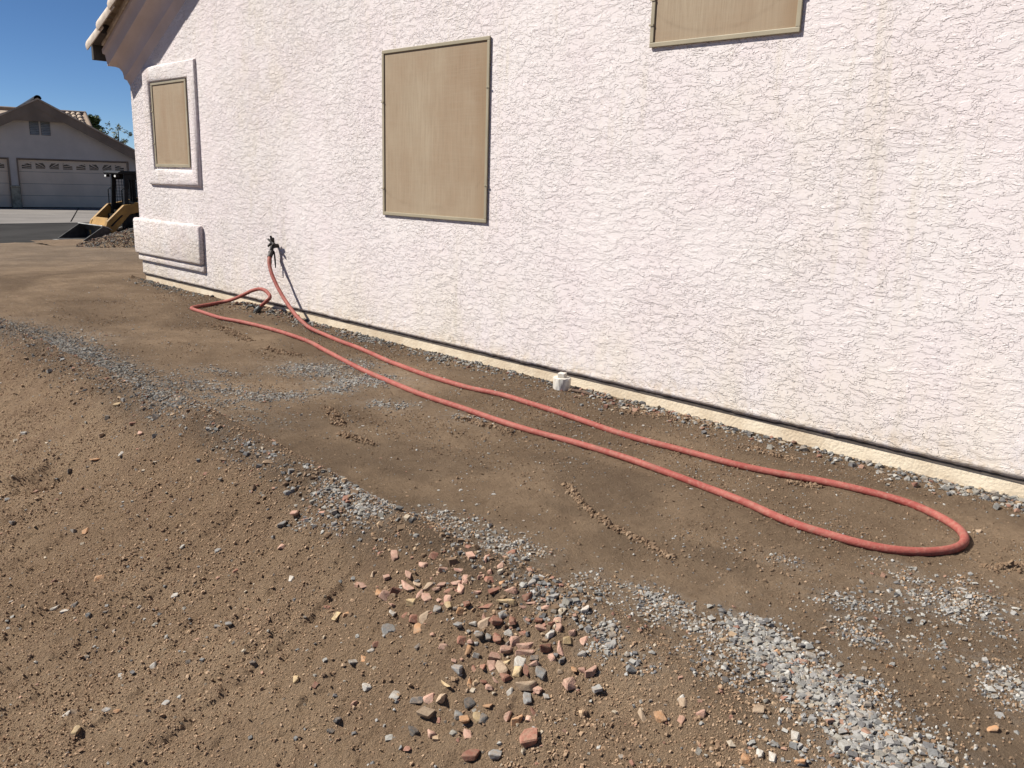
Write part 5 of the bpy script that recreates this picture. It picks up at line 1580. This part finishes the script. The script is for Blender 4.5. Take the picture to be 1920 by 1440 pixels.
# front wall with the two door openings
wl_ = MB()
DT = 0.28
D1 = (11.60, 15.98)
D0 = (6.55, 11.20)
wl_.prism([(gy0, gb), (D0[0], gb), (D0[0], DT), (gy0, min(DT, gz(gy0) - 0.1))], 'x', GX - 0.25, GX)
wl_.box(GX - 0.25, GX, D0[1], D1[0], gb, DT)
wl_.box(GX - 0.25, GX, D1[1], gy1, gb, DT)
wl_.prism([(gy0, DT), (gy1, DT), (gy1, gz(gy1) - 0.1 if gz(gy1) - 0.1 > DT else DT + 0.001), (AY, AZ - 0.15), (gy0, gz(gy0) - 0.1 if gz(gy0) - 0.1 > DT else DT + 0.001)], 'x', GX - 0.25, GX - 0.0005)
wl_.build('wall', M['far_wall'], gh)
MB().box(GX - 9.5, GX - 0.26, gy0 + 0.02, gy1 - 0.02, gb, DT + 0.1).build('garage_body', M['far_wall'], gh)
for s in (-1, 1):
    ye = AY + s * 4.75
    zt = gz(ye)
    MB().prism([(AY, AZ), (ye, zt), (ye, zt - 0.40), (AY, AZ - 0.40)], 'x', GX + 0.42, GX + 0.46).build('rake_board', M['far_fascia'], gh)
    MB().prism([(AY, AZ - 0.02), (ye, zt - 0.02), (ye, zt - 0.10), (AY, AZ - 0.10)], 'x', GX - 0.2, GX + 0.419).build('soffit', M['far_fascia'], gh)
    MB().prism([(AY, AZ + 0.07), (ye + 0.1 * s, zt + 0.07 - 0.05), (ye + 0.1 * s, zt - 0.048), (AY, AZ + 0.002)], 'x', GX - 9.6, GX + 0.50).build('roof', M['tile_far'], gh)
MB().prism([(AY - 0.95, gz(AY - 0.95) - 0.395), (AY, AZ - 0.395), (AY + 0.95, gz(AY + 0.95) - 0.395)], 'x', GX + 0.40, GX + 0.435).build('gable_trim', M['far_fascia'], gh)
rc = barrel(9.95, 0.15, 0.15, 0.03, 10, 0, 180)
rco = rc.build('ridge_cap', M['black_metal'], gh, smooth=True)
rco.location = (GX - 9.4, AY, AZ + 0.03)
# twin louvred vent
for k, y0 in enumerate((12.16, 12.60)):
    fr = MB()
    z0, z1 = 1.32, 1.90
    w = 0.36
    fr.box(GX, GX + 0.008, y0, y0 + w, z0, z1)
    vo_ = fr.build('gable_vent', M['seam'], gh)
    for j in range(8):
        z = z0 + 0.035 + (z1 - z0 - 0.07) * j / 7
        sl = MB().prism([(GX + 0.009, z + 0.028), (GX + 0.05, z - 0.022), (GX + 0.05, z - 0.01), (GX + 0.009, z + 0.04)], 'y', y0 + 0.01, y0 + w - 0.01)
        sl.build('slat', M['vent'], vo_)
MB().lathe([(0.05, 0), (0.09, 0.04), (0.05, 0.10)], 12, (GX + 0.08, 12.49, 1.93)).box(GX, GX + 0.1, 12.44, 12.54, 2.0, 2.06).build('gable_lamp', M['black_metal'], gh)
# stone-faced pilaster base between the doors
MB().box(GX + 0.001, GX + 0.07, D0[1] + 0.03, D1[0] - 0.02, gb, -0.92).build('pilaster_base', M['stone_block'], gh, bevel=0.02)
MB().box(GX + 0.001, GX + 0.10, D0[1] + 0.01, D1[0], -0.915, -0.84).build('pilaster_cap', M['stone_block'], gh, bevel=0.015)


def clip_half(poly, a, b, c):
    out = []
    for i in range(len(poly)):
        p, q = poly[i], poly[(i + 1) % len(poly)]
        dp, dq = a * p[0] + b * p[1] - c, a * q[0] + b * q[1] - c
        if dp <= 0:
            out.append(p)
        if (dp < 0 < dq) or (dq < 0 < dp):
            t = dp / (dp - dq)
            out.append((p[0] + (q[0] - p[0]) * t, p[1] + (q[1] - p[1]) * t))
    return out


def garage_door(y0, y1):
    x1 = GX - 0.10
    root = MB().box(x1 - 0.06, x1 - 0.03, y0, y1, gb, DT).build('garage_door', M['seam'], gh)
    H = DT - gb
    for r_ in range(4):
        za, zb2 = gb + 0.02 + (H - 0.03) * r_ / 4, gb + 0.02 + (H - 0.03) * (r_ + 1) / 4 - 0.012
        pnl = MB().box(x1 - 0.029, x1, y0 + 0.01, y1 - 0.01, za, zb2)
        if r_ < 3:
            for k in range(8):
                a = y0 + (y1 - y0) * (k + 0.1) / 8
                b = y0 + (y1 - y0) * (k + 0.9) / 8
                pnl.box(x1, x1 + 0.008, a, b, za + 0.09, zb2 - 0.09)
        pnl.build('door_panel', M['garage_door'], root)
    # sunburst lights in the top section: two arches of four panes
    W = (y1 - y0 - 0.10) / 2
    zbase, hh = DT - 0.40, 0.26
    for g2 in range(2):
        yc = y0 + 0.05 + W * (g2 + 0.5)
        for k in range(4):
            pa = yc - W / 2 + W * k / 4 + 0.08
            pb = yc - W / 2 + W * (k + 1) / 4 - 0.08
            pane = MB()
            nsec = 11
            for s_ in range(nsec):
                a0 = math.pi * s_ / nsec + 0.045
                a1 = math.pi * (s_ + 1) / nsec - 0.045
                poly = []
                for q_ in range(5):
                    a = a0 + (a1 - a0) * q_ / 4
                    poly.append((yc + W * 0.52 * math.cos(a), zbase + hh * 1.25 * math.sin(a)))
                poly += [(yc + 0.12 * math.cos(a1), zbase + 0.05 * math.sin(a1)), (yc + 0.12 * math.cos(a0), zbase + 0.05 * math.sin(a0))]
                for (a, b, c) in ((-1, 0, -pa), (1, 0, pb), (0, -1, -zbase - 0.012), (0, 1, zbase + hh)):
                    poly = clip_half(poly, a, b, c)
                    if len(poly) < 3:
                        break
                if len(poly) >= 3:
                    ar = 0.5 * abs(sum(poly[i][0] * poly[(i + 1) % len(poly)][1] - poly[(i + 1) % len(poly)][0] * poly[i][1] for i in range(len(poly))))
                    if ar > 0.0006:
                        pane.prism(poly, 'x', x1 + 0.001, x1 + 0.006)
            if pane.v:
                pane.build('door_light', M['glass_dark'], root)
    tr = MB().box(GX, GX + 0.03, y0 - 0.06, y1 + 0.06, DT, DT + 0.05).box(GX, GX + 0.03, y0 - 0.06, y0, gb, DT - 0.0005).box(GX, GX + 0.03, y1, y1 + 0.06, gb, DT - 0.0005)
    tr.build('door_trim', M['far_fascia'], root)


garage_door(*D1)
garage_door(*D0)
# rear wing: roof slope facing the street, tiled in barrels
ry0, ry1 = 5.0, 15.15
zr0, zr1 = 1.30, 2.62
xr0, xr1 = -44.6, -47.4
rs = MB().prism([(xr0, zr0), (xr1, zr1), (xr1, zr1 - 0.1), (xr0, zr0 - 0.1)], 'y', ry0, ry1)
rs.prism([(xr1 + 0.001, zr1), (xr1 - 3, zr0), (xr1 - 3, zr0 - 0.1), (xr1 + 0.001, zr1 - 0.1)], 'y', ry0, ry1)
rso = rs.build('rear_roof', M['tile_far'], gh)
MB().box(xr1 - 2.9, xr0 - 0.4, ry0 + 0.3, ry1 - 0.3, gb, zr0 - 0.02).build('rear_wall', M['far_wall'], gh)
ft = barrel(0.40, 0.125, 0.10, 0.02, 8, 0, 180).build('roof_tile', M['tile_far'], rso, smooth=True)
ftm = ft.data
bpy.data.objects.remove(ft)
ra = math.atan2(zr1 - zr0, xr0 - xr1)
Ls = math.hypot(zr1 - zr0, xr0 - xr1)
for c in range(41):
    y = ry0 + 0.12 + 0.243 * c
    if 10.2 < y < 13.6:
        continue                                         # behind the front gable
    for r_ in range(8):
        tpos = Ls - 0.36 * (r_ + 1)
        t = link('roof_tile', ftm, None, rso)
        t.location = (xr0 - tpos * math.cos(ra), y, zr0 + tpos * math.sin(ra) + 0.01)
        t.rotation_euler = (0, -ra + 0.07, math.pi)
        t.rotation_mode = 'XYZ'
        t.matrix_basis = Matrix.Translation(t.location) @ Matrix.Rotation(math.pi, 4, 'Z') @ Matrix.Rotation(-ra + 0.07, 4, 'Y')
rc2 = MB().tube([(xr1, ry0, zr1 + 0.0), (xr1, ry1 + 0.05, zr1 + 0.0)], 0.12, 10).tube([(xr1, ry1, zr1), (xr0, ry1, zr0)], 0.10, 10)
rc2.build('ridge_roll', M['far_fascia'], rso, smooth=True)


# ------------------------------------------------------------------ trees beyond the garage
def tree(loc, hgt, rx, rz, nleaf, leaf, lsize, label, seed, sparse=False):
    r = random.Random(seed)
    root = empty('tree', loc)
    tag(root, label, 'tree')
    tk = MB()
    top = hgt - rz
    tk.tube([(0, 0, -0.1), (0.05, 0.02, top * 0.5), (0.0, 0.06, top)], [0.16, 0.12, 0.09], 10)
    tips = []
    for k in range(9):
        a = 2 * math.pi * k / 9 + r.uniform(-0.3, 0.3)
        e = Vector((math.cos(a) * rx * r.uniform(0.5, 0.85), math.sin(a) * rx * r.uniform(0.5, 0.85), top + rz * r.uniform(-0.1, 1.4)))
        s = Vector((0, 0.05, top * r.uniform(0.7, 1.0)))
        m = (s + e) / 2 + Vector((r.uniform(-0.1, 0.1), r.uniform(-0.1, 0.1), 0.12))
        tk.tube([s, m, e], [0.06, 0.035, 0.012], 6)
        tips += [e, m * 0.3 + e * 0.7]
    tk.build('trunk', M['bark'], root, smooth=True)
    V, F = [], []
    clumps = []
    for k in range(26 if not sparse else 16):
        while True:
            p = Vector((r.uniform(-1, 1), r.uniform(-1, 1), r.uniform(-1, 1)))
            if p.length < 1:
                break
        clumps.append((Vector((p.x * rx, p.y * rx, top + rz * 0.55 + p.z * rz)), r.uniform(0.2, 0.42) * rx * (0.6 if sparse else 1)))
    for e in tips:
        clumps.append((e, 0.25 * rx * (0.7 if sparse else 1)))
    for k in range(nleaf):
        c, rad = r.choice(clumps)
        d = Vector((r.gauss(0, 1), r.gauss(0, 1), r.gauss(0, 0.8))).normalized() * rad * r.random() ** 0.4
        p = c + d
        a = Vector((r.gauss(0, 1), r.gauss(0, 1), r.gauss(0, 0.6))).normalized() * lsize * r.uniform(0.6, 1.3)
        b = a.cross(Vector((r.gauss(0, 1), r.gauss(0, 1), r.gauss(0, 1)))).normalized() * lsize * 0.45
        i = len(V)
        V += [p - a, p - b * 0.9, p + a, p + b * 0.9]
        F.append((i, i + 1, i + 2, i + 3))
    me = np_mesh('crown', np.array([v_[:] for v_ in V]), np.array(F))
    link('crown', me, leaf, root)
    return root


tree((-60.0, 20.75, -1.9), 4.75, 0.95, 0.75, 4200, M['leaf'], 0.10, 'dense green tree top behind the sloping roof of the garage', 5)
tree((-52.0, 19.45, -1.9), 4.15, 0.95, 0.7, 420, M['leaf_pale'], 0.08, 'thin feathery tree top between the garage roof and the stucco house', 9, True)
